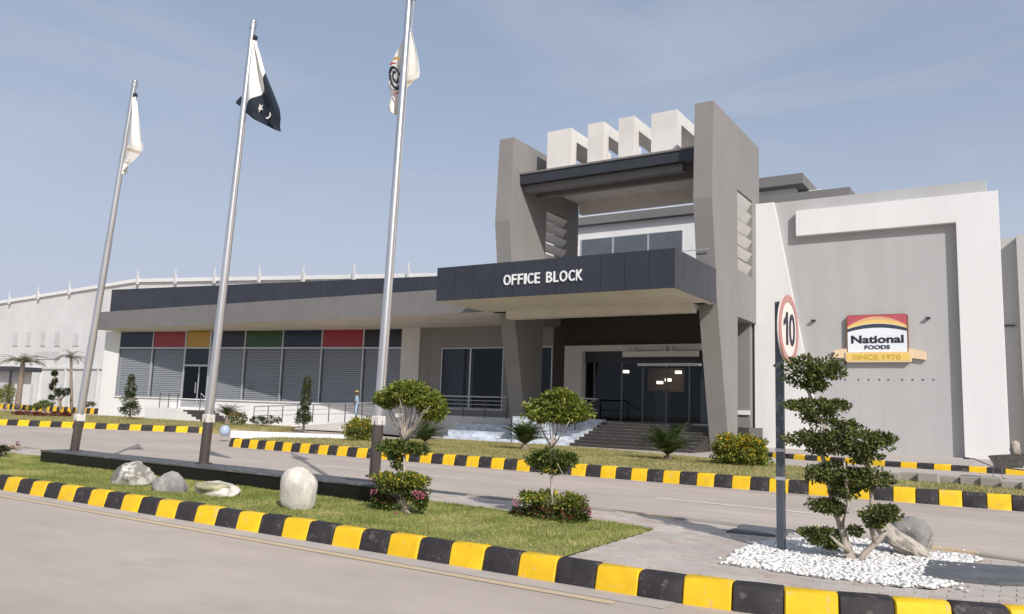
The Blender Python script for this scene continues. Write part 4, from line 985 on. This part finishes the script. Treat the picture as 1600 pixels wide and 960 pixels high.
# cloud pruned tree on the pebbles
tb = PZ(1332, 878, MZ); TY = tb.y
T = thing('cloud_pruned_tree', tb, 'dark green cloud pruned tree with flat foliage pads growing from white pebbles', 'tree')
def q(x, y, d=0): return PY(x, y, TY+d)
trunk(T, [([q(1333, 880), q(1322, 850, .03), q(1312, 815, .05), q(1300, 778, .06), q(1291, 735, .05), q(1283, 705, .02)], [.052, .042, .036, .03, .026, .02]),
          ([q(1283, 705), q(1290, 670, -.03), q(1272, 640, 0), q(1263, 610, .02), q(1264, 590, 0)], [.02, .02, .018, .016, .012]),
          ([q(1340, 880, .02), q(1350, 866, .08), q(1372, 845, .14), q(1385, 830, .15)], [.04, .034, .028, .02]),
          ([q(1368, 850, .12), q(1360, 820, .12), q(1362, 780, .1), q(1358, 730, .1), q(1352, 695, .05)], [.024, .024, .02, .018, .014]),
          ([q(1326, 862), q(1310, 850, -.1), q(1298, 838, -.12)], [.024, .018, .012]), ([q(1315, 825), q(1325, 790, -.08), q(1322, 750, -.06), q(1318, 715, -.03)], [.024, .02, .017, .012]),
          ([q(1303, 790, .05), q(1288, 782, .0), q(1280, 776, -.03)], [.018, .014, .01]), ([q(1290, 700), q(1268, 692, .03), q(1250, 688, .04)], [.018, .014, .009])], 'bark_pale')
pads = [(1268, 574, 40, 18, 1.0), (1256, 590, 34, 12, .6), (1292, 580, 28, 14, .6), (1272, 602, 22, 9, .4),
        (1272, 636, 44, 10, 1.0), (1282, 650, 30, 12, .6), (1308, 634, 18, 7, .3), (1246, 634, 18, 6, .3),
        (1262, 686, 36, 10, .8), (1300, 690, 34, 20, 1.1), (1345, 688, 40, 15, 1.0), (1372, 686, 24, 8, .5), (1350, 710, 26, 12, .6), (1318, 665, 24, 8, .4), (1280, 700, 22, 10, .4),
        (1304, 738, 36, 15, .9), (1335, 750, 24, 17, .7), (1365, 748, 24, 16, .6), (1280, 742, 20, 12, .4), (1320, 768, 24, 10, .5),
        (1290, 790, 26, 11, .8), (1308, 796, 14, 8, .25), (1376, 802, 26, 13, .8), (1366, 816, 16, 8, .3), (1384, 798, 14, 7, .3),
        (1288, 838, 33, 12, .8), (1268, 832, 16, 8, .3), (1298, 849, 14, 8, .35), (1336, 830, 10, 7, .2)]
foliage('crown', T, blobs(TY, pads, 900, .75), 'leaf_ficus', (.042, .026), .75)

# two stemmed clipped shrubs on the lawn
def clipped(bpx, stem_top, crown, mid, base, label, seed, flowers, forks):
    b = PZ(*bpx, MZ); Y = b.y; T = thing('clipped_shrub', b, label, 'shrub', 'stemmed clipped shrubs on the lawn')
    qq = lambda x, y, d=0: PY(x, y, Y+d)
    paths = [([qq(bpx[0], bpx[1]), qq(bpx[0]-2, (bpx[1]+stem_top[1])/2+20), qq(*stem_top)], [.026, .02, .016])]
    for (x, y) in forks: paths.append((curve(qq(*stem_top), qq(x, y, random.uniform(-.25, .25)), .07), [.014, .012, .009, .007, .004]))
    for k_ in range(5): paths.append((curve(qq(bpx[0]+random.uniform(-8, 8), bpx[1]), qq(bpx[0]+random.uniform(-28, 28), bpx[1]-34, random.uniform(-.1, .2)), .05), [.012, .011, .01, .008, .005]))
    trunk(T, paths, 'bark_pale')
    foliage('crown', T, blobs(Y, crown, 1700, .85), 'leaf_lime', (.050, .032), .8)
    foliage('middle_tier', T, blobs(Y, mid, 900, .8), 'leaf_mid', (.048, .030), .8)
    o = foliage('base_tier', T, blobs(Y, base[0], 1300, .8), ['leaf_lime', 'petal_yellow'], (.046, .028), .8, [.08])
    foliage('base_skirt', T, blobs(Y, base[1], 1300, .8), ['leaf_mid', 'leaf_red'], (.048, .026), .8, [.30])
    fl = []
    for (x, y, rx, ry, n_) in flowers: c = qq(x, y, -.15); k = mpp(c); fl.append((n_, c, (rx*k, rx*k, ry*k), 6, .4))
    foliage('flowers', T, fl, 'petal_pink', (.026, .020), .9)['kind'] = 'stuff'
    return T
random.seed(5)
clipped((634, 803), (632, 692), [(640, 614, 38, 17, 1.2), (610, 622, 26, 13, .7), (668, 628, 26, 16, .8), (684, 642, 17, 14, .5), (672, 648, 18, 10, .35), (632, 608, 24, 12, .5), (600, 624, 15, 11, .35)],
        [(622, 700, 32, 10, 1.0), (606, 697, 18, 8, .4), (652, 702, 16, 9, .5), (620, 718, 10, 8, .2), (622, 727, 6, 6, .12)],
        ([(630, 749, 44, 10, 1.0), (650, 752, 24, 11, .6), (602, 750, 18, 9, .4)], [(628, 762, 40, 8, .6), (594, 782, 15, 16, .6), (656, 776, 14, 16, .5), (610, 788, 9, 9, .2), (660, 787, 7, 9, .2), (640, 772, 10, 8, .2)]),
        'round headed clipped shrub before the right flagpole with pink flowers at its base', 5, [(583, 748, 8, 5, 40), (655, 774, 12, 7, 70), (617, 805, 12, 4, 30), (585, 770, 6, 6, 20)],
        [(600, 628), (612, 624), (624, 622), (634, 620), (642, 622), (652, 622), (660, 628), (672, 634), (685, 645), (606, 634), (655, 634), (676, 652), (618, 632), (646, 628), (628, 628), (664, 640)])
clipped((864, 812), (862, 700), [(872, 634, 44, 20, 1.4), (845, 642, 26, 14, .6), (900, 644, 26, 14, .6), (870, 650, 46, 10, .8), (875, 620, 28, 10, .6)],
        [(860, 712, 34, 10, 1.0), (845, 722, 22, 12, .5), (885, 718, 18, 10, .5), (862, 732, 24, 8, .4)],
        ([(862, 782, 44, 13, 1.0), (830, 778, 18, 10, .4), (895, 782, 18, 12, .4)], [(866, 806, 46, 18, 1.2), (815, 806, 22, 16, .6), (910, 800, 12, 16, .4), (840, 800, 20, 14, .4), (885, 812, 20, 14, .4)]),
        'mushroom headed clipped shrub on the lawn in front of the entrance stairs, reddish base', 9, [(806, 784, 8, 5, 40), (921, 800, 4, 8, 20), (850, 800, 20, 8, 14)],
        [(840, 655), (858, 662), (872, 650), (890, 658), (862, 640), (846, 740), (880, 742)])

# round yellow flowered bushes and other plants beyond the road
def bush(bpx, z, blist, cnt, mats, label, name='round_bush', leaf=(.10, .065), mfrac=None, cat='bush', group=None, stems=4, dz=.9):
    b = PZ(*bpx, z); T = thing(name, b, label, cat, group); Y = b.y
    c = PY(blist[0][0], blist[0][1], Y)
    trunk(T, [(curve((b.x+random.uniform(-.1, .1), b.y+random.uniform(-.1, .1), z-.03), (c.x+random.uniform(-.3, .3), c.y+random.uniform(-.2, .2), c.z), .05), [.03, .025, .02, .015, .01]) for _ in range(stems)], 'bark', 6)
    foliage('leaves', T, blobs(Y, blist, cnt, dz), mats, leaf, .75, mfrac); return T
bush((1158, 729), .15, [(1158, 705, 45, 27, 1.6), (1158, 716, 44, 15, .5)], 4200, ['leaf_lime', 'petal_yellow'], 'round bush covered in yellow flowers in front of the right portal pillar', leaf=(.085, .055), mfrac=[.24], group='yellow flowered bushes')
bush((566, 690), .2, [(564, 671, 27, 18.5, 1.3)], 3000, ['leaf_lime', 'petal_yellow'], 'round yellow flowered bush beside the right flagpole, behind the far kerb', leaf=(.08, .05), mfrac=[.20], group='yellow flowered bushes')
bush((8, 640), .2, [(8, 616, 17, 14, 1.4), (-12, 618, 18, 16, .8)], 900, 'leaf_lime', 'round green bush at the left edge under the palm', leaf=(.14, .08))
bush((412, 669), .15, [(402, 656, 10, 6.5, .8), (420, 656, 14, 7, 1.0), (434, 656, 6, 6, .3)], 500, 'leaf_dark', 'low dark clipped hedge in front of the white wing wall', 'low_hedge', (.09, .05), cat='hedge')
bush((374, 668), .15, [(374, 654, 13, 9, 1.0), (366, 650, 8, 6, .4)], 500, ['leaf_mid', 'leaf_croton'], 'reddish green croton bush beside the small cycad by the wing', 'croton_bush', (.12, .06), [.45])
def conifer(bpx, top, rows, z, label):
    b = PZ(*bpx, z); T = thing('conical_shrub', b, label, 'shrub', 'conical shrubs by the wing'); Y = b.y
    trunk(T, [([b, PY(*top, Y)], [.07, .02])], 'bark', 6)
    foliage('leaves', T, blobs(Y, rows, 900, .9), ['leaf_dark', 'leaf_mid'], (.10, .045), .7, [.3])
conifer((203, 656), (205, 588), [(203, 640, 15.5, 11, 1.3), (203, 626, 13, 11, 1.1), (204, 612, 9.5, 11, .8), (205, 599, 6.5, 10, .5), (205, 590, 4, 5, .2)], .24, 'dark green conical shrub at the left corner of the wing')
conifer((474, 672), (481, 590), [(474, 655, 15, 8, 1.0), (475, 646, 12, 9, .8), (478, 630, 9, 11, .8), (479, 612, 8, 12, .7), (480, 597, 6.5, 9, .4)], .15, 'slim conical shrub in front of the wing windows behind the ramp railing')

def fronds(mb, c, n, L, lift, droop, lw, ll, seed, arc_=(0, 6.283), pairs=16):
    rd = random.Random(seed); c = Vector(c)
    for i in range(n):
        a = arc_[0]+(arc_[1]-arc_[0])*(i+rd.random()*.6)/n; l = L*rd.uniform(.75, 1.1); e = lift*rd.uniform(.55, 1.35)
        pts = []; p = c.copy(); el = e; S_ = 8
        for k_ in range(S_+1):
            pts.append(p.copy()); d = Vector((math.cos(a)*math.cos(el), math.sin(a)*math.cos(el), math.sin(el))); p = p+d*(l/S_); el -= droop*rd.uniform(.8, 1.2)/S_
        mb.tube(pts, [lw*(1-.75*k_/S_) for k_ in range(S_+1)], 4, 1)
        for k_ in range(2, pairs+1):
            t = k_/pairs*S_; j = min(int(t), S_-1); b = pts[j].lerp(pts[j+1], t-j); tg = (pts[j+1]-pts[j]).normalized()
            side = tg.cross(Vector((0, 0, 1))).normalized(); up = side.cross(tg)
            w = ll*math.sin(math.pi*min(1, (.18+.8*k_/pairs)))
            for s in (-1, 1):
                d = (side*s*.85+tg*.55+up*rd.uniform(.05, .35)).normalized(); q_ = b+d*w*rd.uniform(.85, 1.1)-Vector((0, 0, w*.12)); hw = tg*ll*.075
                mb.add([b-hw, b+hw, q_+hw*.3, q_-hw*.3], [(0, 1, 2, 3)], 0)
def palm(bpx, cpx, Y, z, n, Lpx, lift, droop, label, name, leaf, tr, seed, cat='palm', pairs=16, tm='bark'):
    b = PY(*bpx, Y) if z is None else PZ(*bpx, z)
    if z is not None: Y = b.y
    c = PY(*cpx, Y); k = mpp(c); T = thing(name, b, label, cat)
    tk = MB(); m_ = b.lerp(c, .5)+Vector((.05, 0, 0)); nseg = 9; pts = [b.lerp(c, i/nseg) for i in range(nseg+1)]
    tk.tube(pts, [tr*k*(1+.12*(i % 2))*(1.1-.3*i/nseg) for i in range(nseg+1)], 9); tk.build('trunk', tm, T, smooth='all')
    mb = MB(); fronds(mb, c, n, Lpx*k, lift, droop, .022*Lpx*k*.35, Lpx*k*.19, seed, pairs=pairs); mb.build('fronds', [leaf, leaf], T)
palm((1043, 720), (1043, 712), 0, .15, 46, 66, 1.05, 1.0, 'spiky dark cycad in front of the entrance stairs', 'cycad', 'leaf_cycad', 6, 3, 'cycad', 30)
palm((820, 703), (820, 695), 0, .16, 42, 58, 1.0, 1.05, 'spiky cycad between the marble planter wall and the entrance stairs', 'cycad', 'leaf_cycad', 6, 5, 'cycad', 28)
palm((664, 699), (664, 691), 0, .17, 38, 48, 1.0, 1.0, 'spiky cycad behind the left clipped shrub, before the marble planter', 'cycad', 'leaf_cycad', 5, 6, 'cycad', 26)
palm((355, 665), (355, 650), 0, .17, 34, 34, .9, 1.2, 'small cycad by the side stairs of the wing, beside the middle flagpole', 'cycad', 'leaf_cycad', 4, 8, 'cycad', 18)
palm((27, 640), (36, 568), 36, None, 30, 44, .7, 1.3, 'ragged palm with grey green fronds at far left, before the warehouse', 'palm_tree', 'leaf_palm', 4.0, 12, 'palm tree')
palm((112, 640), (111, 562), 37, None, 18, 34, .9, 2.0, 'smaller brownish palm in front of the warehouse beside the left flagpole', 'palm_tree', 'leaf_palm_dry', 2.2, 17, 'palm tree')
# little topiary and low planting under the palms
b = PY(94, 640, 36); T = thing('twisted_topiary', b, 'small dark twisted topiary tree standing before the warehouse wall', 'tree')
qq = lambda x, y, d=0: PY(x, y, 36+d)
trunk(T, [([qq(95, 640), qq(94, 625), qq(88, 612), qq(84, 600), qq(86, 588)], [.12, .1, .09, .08, .05]), ([qq(95, 625), qq(103, 615)], [.07, .05]), ([qq(94, 626), qq(82, 622)], [.06, .04])], 'bark', 7)
foliage('crown', T, blobs(36, [(86, 584, 4, 4), (85, 596, 4, 5), (82, 603, 4, 5), (92, 613, 9, 5, 1.5), (104, 613, 5, 5), (80, 621, 4, 3)], 260, .9), 'leaf_dark', (.16, .09), .7)
bush((70, 643), .25, [(70, 631, 14, 4.5, 1), (55, 635, 9, 3, .5)], 420, 'leaf_mid', 'low green planting under the palms before the distant kerb', 'low_shrub', (.16, .08))
bush((135, 641), .25, [(134, 632, 10, 3.5, 1), (145, 632, 5, 3, .4)], 300, ['leaf_mid', 'leaf_red'], 'low reddish shrub beside the leftmost flagpole in the distance', 'low_shrub', (.16, .07), [.5])
bush((45, 650), .24, [(45, 646.5, 24, 2.5, 1), (30, 646, 12, 2, .4)], 360, 'leaf_red', 'strip of dark purple ground cover on the left lawn, nearer the palm', 'flower_bed', (.15, .07), cat='flower bed', stems=2)
bush((90, 651), .24, [(90, 647, 15, 2.5, 1), (105, 647, 8, 2, .4)], 300, 'leaf_red', 'strip of dark purple ground cover on the left lawn, nearer the left flagpole', 'flower_bed', (.15, .07), cat='flower bed', stems=2)
bush((2, 716), MZ, [(2, 704, 10, 8, 1), (-8, 706, 12, 10, .6)], 420, ['leaf_dark', 'leaf_croton'], 'small dark bush with orange leaves at the left edge of the lawn', 'small_bush', (.05, .03), [.25])
bush((22, 703), MZ, [(24, 698, 5, 3, 1), (28, 693, 2, 2, .5)], 40, 'leaf_red', 'tiny dry weed on the median left of the plinth', 'weed', (.06, .02), stems=3)
# pot beside the middle pole
pb_ = PZ(351, 680, .25); k = mpp(pb_); T = thing('garden_pot', pb_, 'round pale blue garden pot by the end of the low white wall', 'pot')
mb = MB(); prof = [(5, 0), (7.6, 4), (8.2, 8), (7, 12.5), (5.2, 14.5), (5.8, 16)]; N_ = 18; vs = []; 
for r_, z_ in prof: vs += [(pb_.x+math.cos(i*6.2832/N_)*r_*k, pb_.y+math.sin(i*6.2832/N_)*r_*k, .22+z_*k) for i in range(N_)]
fs = [(j*N_+i, j*N_+(i+1) % N_, (j+1)*N_+(i+1) % N_, (j+1)*N_+i) for j in range(len(prof)-1) for i in range(N_)]+[tuple(range(N_))]; mb.add(vs, fs); mb.build('body', 'pot_blue', T, smooth='all')
mb = MB(); mb.tube([(pb_.x, pb_.y, .22+14*k), (pb_.x, pb_.y, .22+15*k)], 4.9*k, 14); mb.build('soil', 'soil', T)

# row of unpainted stone blocks on the right lawn
sr = thing('stone_edging', (-2, 24, .2), 'row of loose grey stone edging blocks on the right lawn behind the far kerb', 'edging')
for i, (px, py) in enumerate(((1392, 752), (1422, 754), (1452, 757), (1484, 758), (1518, 761), (1550, 764), (1582, 768), (1614, 771))):
    p = PZ(px, py, .2); kx_ = 14.5*mpp(p); mb = MB(); h = .21+.025*(i % 3)
    mb.box(-kx_, kx_, -.13, .13, -.05, h); me = mb.mesh('edging_block', 'concrete_side'); o = link('edging_block', me, sr, local=True); o.location = (p.x+2, p.y-24+random.uniform(-.06, .06), .0); o.rotation_euler = (random.uniform(-.05, .05), random.uniform(-.04, .04), random.uniform(-.12, .02)); bev(o, .02)

# ------------------------------------------------------------------ wheelbarrow
wb = PY(1590, 748, 27.6); WZ = PZ(1570, 749, .13); WYb = WZ.y; g0 = .13
WB = thing('wheelbarrow', (WZ.x, WYb, g0), 'rusty grey metal wheelbarrow on the path at the right edge', 'wheelbarrow')
def wq_(x, y, d=0): return PY(x, y, WYb+d)
t0, t1, t2_, t3 = wq_(1545, 713), wq_(1612, 709), wq_(1598, 731), wq_(1556, 731)
mb = MB(); top = [(t0.x, WYb-.33, t0.z), (t1.x, WYb-.33, t1.z), (t1.x, WYb+.33, t1.z), (t0.x, WYb+.33, t0.z)]; bot = [(t3.x, WYb-.2, t3.z), (t2_.x, WYb-.2, t2_.z), (t2_.x, WYb+.2, t2_.z), (t3.x, WYb+.2, t3.z)]
mb.add(top+bot, [(4, 5, 6, 7), (0, 1, 5, 4), (1, 2, 6, 5), (2, 3, 7, 6), (3, 0, 4, 7)]); tray = mb.build('tray', 'rust', WB); sm = tray.modifiers.new('t', 'SOLIDIFY'); sm.thickness = .012
mb = MB(); mb.tube(top+[top[0]], .014, 6); mb.build('tray_rim', 'rust', tray)
for s in (-.27, .27):
    hnd = [wq_(1507, 716, s), wq_(1522, 717, s), wq_(1550, 729, s*.8), wq_(1600, 735, s*.5), wq_(1622, 741, s*.25)]
    mb = MB(); mb.tube(hnd, .017, 8); h_ = mb.build('handle', 'rust', WB, smooth=True)
    mb = MB(); mb.tube([wq_(1505, 716, s), wq_(1514, 716.5, s)], .026, 8); mb.build('grip', 'rubber', h_)
    mb = MB(); mb.tube([wq_(1552, 722, s), Vector((wq_(1552, 749, s).x, WYb+s, g0)), Vector((wq_(1566, 749, s).x, WYb+s, g0)), wq_(1566, 731, s*.8)], .014, 6); mb.build('leg', 'aluminium', WB, smooth=True)
wc = wq_(1622, 741); r_ = wc.z-g0; mb = MB()
ringp = [(wc.x+math.cos(a)*(r_-.035), WYb, wc.z+math.sin(a)*(r_-.035)) for a in np.linspace(0, 6.2832, 25)]; mb.tube(ringp, .035, 8, caps=False); whl = mb.build('wheel', 'rubber', WB, smooth='all')
mb = MB(); mb.tube([(wc.x, WYb-.03, wc.z), (wc.x, WYb+.03, wc.z)], r_-.06, 18); mb.build('rim', 'rust', whl)
me = rock_mesh('sack', (.13, .12, .22), 77, 'bark_pale', 3, .3, 3); o = link('sack', me, None, label='crumpled beige sack standing in the wheelbarrow tray', cat='sack'); p = wq_(1586, 700); o.location = (p.x, WYb, p.z)

# ------------------------------------------------------------------ person by the ramp
def person(foot, height, label):
    T = bpy.data.meshes.new('person'); H = height/7.5; f = Vector(foot)
    # joints: lateral axis lx (to the person's left), facing fx
    fx = Vector((-.75, -.66, 0)).normalized(); lx = Vector((-fx.y, fx.x, 0)) * 1.0; Z = Vector((0, 0, 1))
    P = {}; E = []; Rr = {}
    def J(n, l, fw_, z, r, par=None): P[n] = f+lx*l*H*1.18+fx*fw_*H+Z*z*H; Rr[n] = r*H*(1.2 if r > .15 else 1); (E.append((par, n)) if par else None)
    J('pelvis', 0, 0, 3.85, .58); J('waist', 0, .02, 4.5, .5, 'pelvis'); J('chest', 0, .05, 5.4, .62, 'waist'); J('neck', 0, .05, 6.35, .23, 'chest'); J('head', 0, .14, 6.75, .36, 'neck'); J('crown', 0, .12, 7.2, .36, 'head'); J('nose', 0, .5, 6.82, .06, 'head')
    for s, n in ((1, 'l'), (-1, 'r')):
        J('sh'+n, s*.78, .03, 6.0, .30, 'chest'); J('el'+n, s*.98, .12, 4.75, .21, 'sh'+n); J('wr'+n, s*.80, .75, 4.15, .13, 'el'+n); J('pm'+n, s*.74, 1.0, 4.0, .12, 'wr'+n)
        for k_, (dl, df, dz_) in enumerate(((.14, .30, -.06), (.05, .36, -.10), (-.04, .34, -.12), (-.12, .27, -.12))): J('f%d%s' % (k_, n), s*(.74-dl), 1.0+df, 4.0+dz_, .045, 'pm'+n)
        J('th'+n, s*(.56), .95, 4.08, .05, 'wr'+n)
        J('hp'+n, s*.40, 0, 3.6, .42, 'pelvis'); J('kn'+n, s*.42, .12*(1 if s > 0 else .3), 2.0, .29, 'hp'+n); J('an'+n, s*.44, -.05, .35, .18, 'kn'+n); J('to'+n, s*.5, .6, .13, .15, 'an'+n)
    names = list(P); T.from_pydata([P[n] for n in names], [(names.index(a), names.index(b)) for a, b in E], [])
    o = bpy.data.objects.new('person', T); COL.objects.link(o)
    sk = o.modifiers.new('skin', 'SKIN'); sv = T.skin_vertices[0] if T.skin_vertices else None
    if sv is None:
        bm = bmesh.new(); bm.from_mesh(T); bm.verts.layers.skin.verify(); bm.to_mesh(T); bm.free(); sv = T.skin_vertices[0]
    for i, n in enumerate(names): sv.data[i].radius = (Rr[n], Rr[n]); sv.data[i].use_root = (i == 0)
    sd_ = o.modifiers.new('smooth', 'SUBSURF'); sd_.levels = 2; sd_.render_levels = 2
    bpy.context.view_layer.update(); dg = bpy.context.evaluated_depsgraph_get()
    me = bpy.data.meshes.new_from_object(o.evaluated_get(dg)); bpy.data.objects.remove(o)
    for m in ('skin', 'cloth_blue', 'cloth_navy', 'shoe'): me.materials.append(MATS[m])
    for p in me.polygons:
        c = p.center-f; z = c.dot(Z)/H; l = abs(c.dot(lx))/H
        p.material_index = 3 if z < .42 else 2 if z < 4.0 and l < .75 and c.dot(fx)/H < .55 else 1 if (z < 6.25 and (l < .9 or z > 4.9) and c.dot(fx)/H < .7) else 0; p.use_smooth = True
    o = link('person', me, None, label=label, cat='person')
    hd = P['crown']
    mb = MB(); N_ = 20; vs = []
    for rr, zz_ in ((.95, -.02), (.55, .03), (.42, .10), (.38, .34), (.2, .42), (.01, .44)): vs += [hd+lx*math.cos(i*6.2832/N_)*rr*H+fx*math.sin(i*6.2832/N_)*rr*H+Z*zz_*H for i in range(N_)]
    mb.add(vs, [(j*N_+i, j*N_+(i+1) % N_, (j+1)*N_+(i+1) % N_, (j+1)*N_+i) for j in range(5) for i in range(N_)]); h = mb.build('hat', 'straw', o, smooth='all')
    return o
mf = PY(556, 657, 32.2); hgt = PY(557, 611, 32.2).z-mf.z
person((mf.x, 32.2, mf.z), hgt, 'person in a straw hat, light blue shirt and dark trousers standing by the ramp railing')
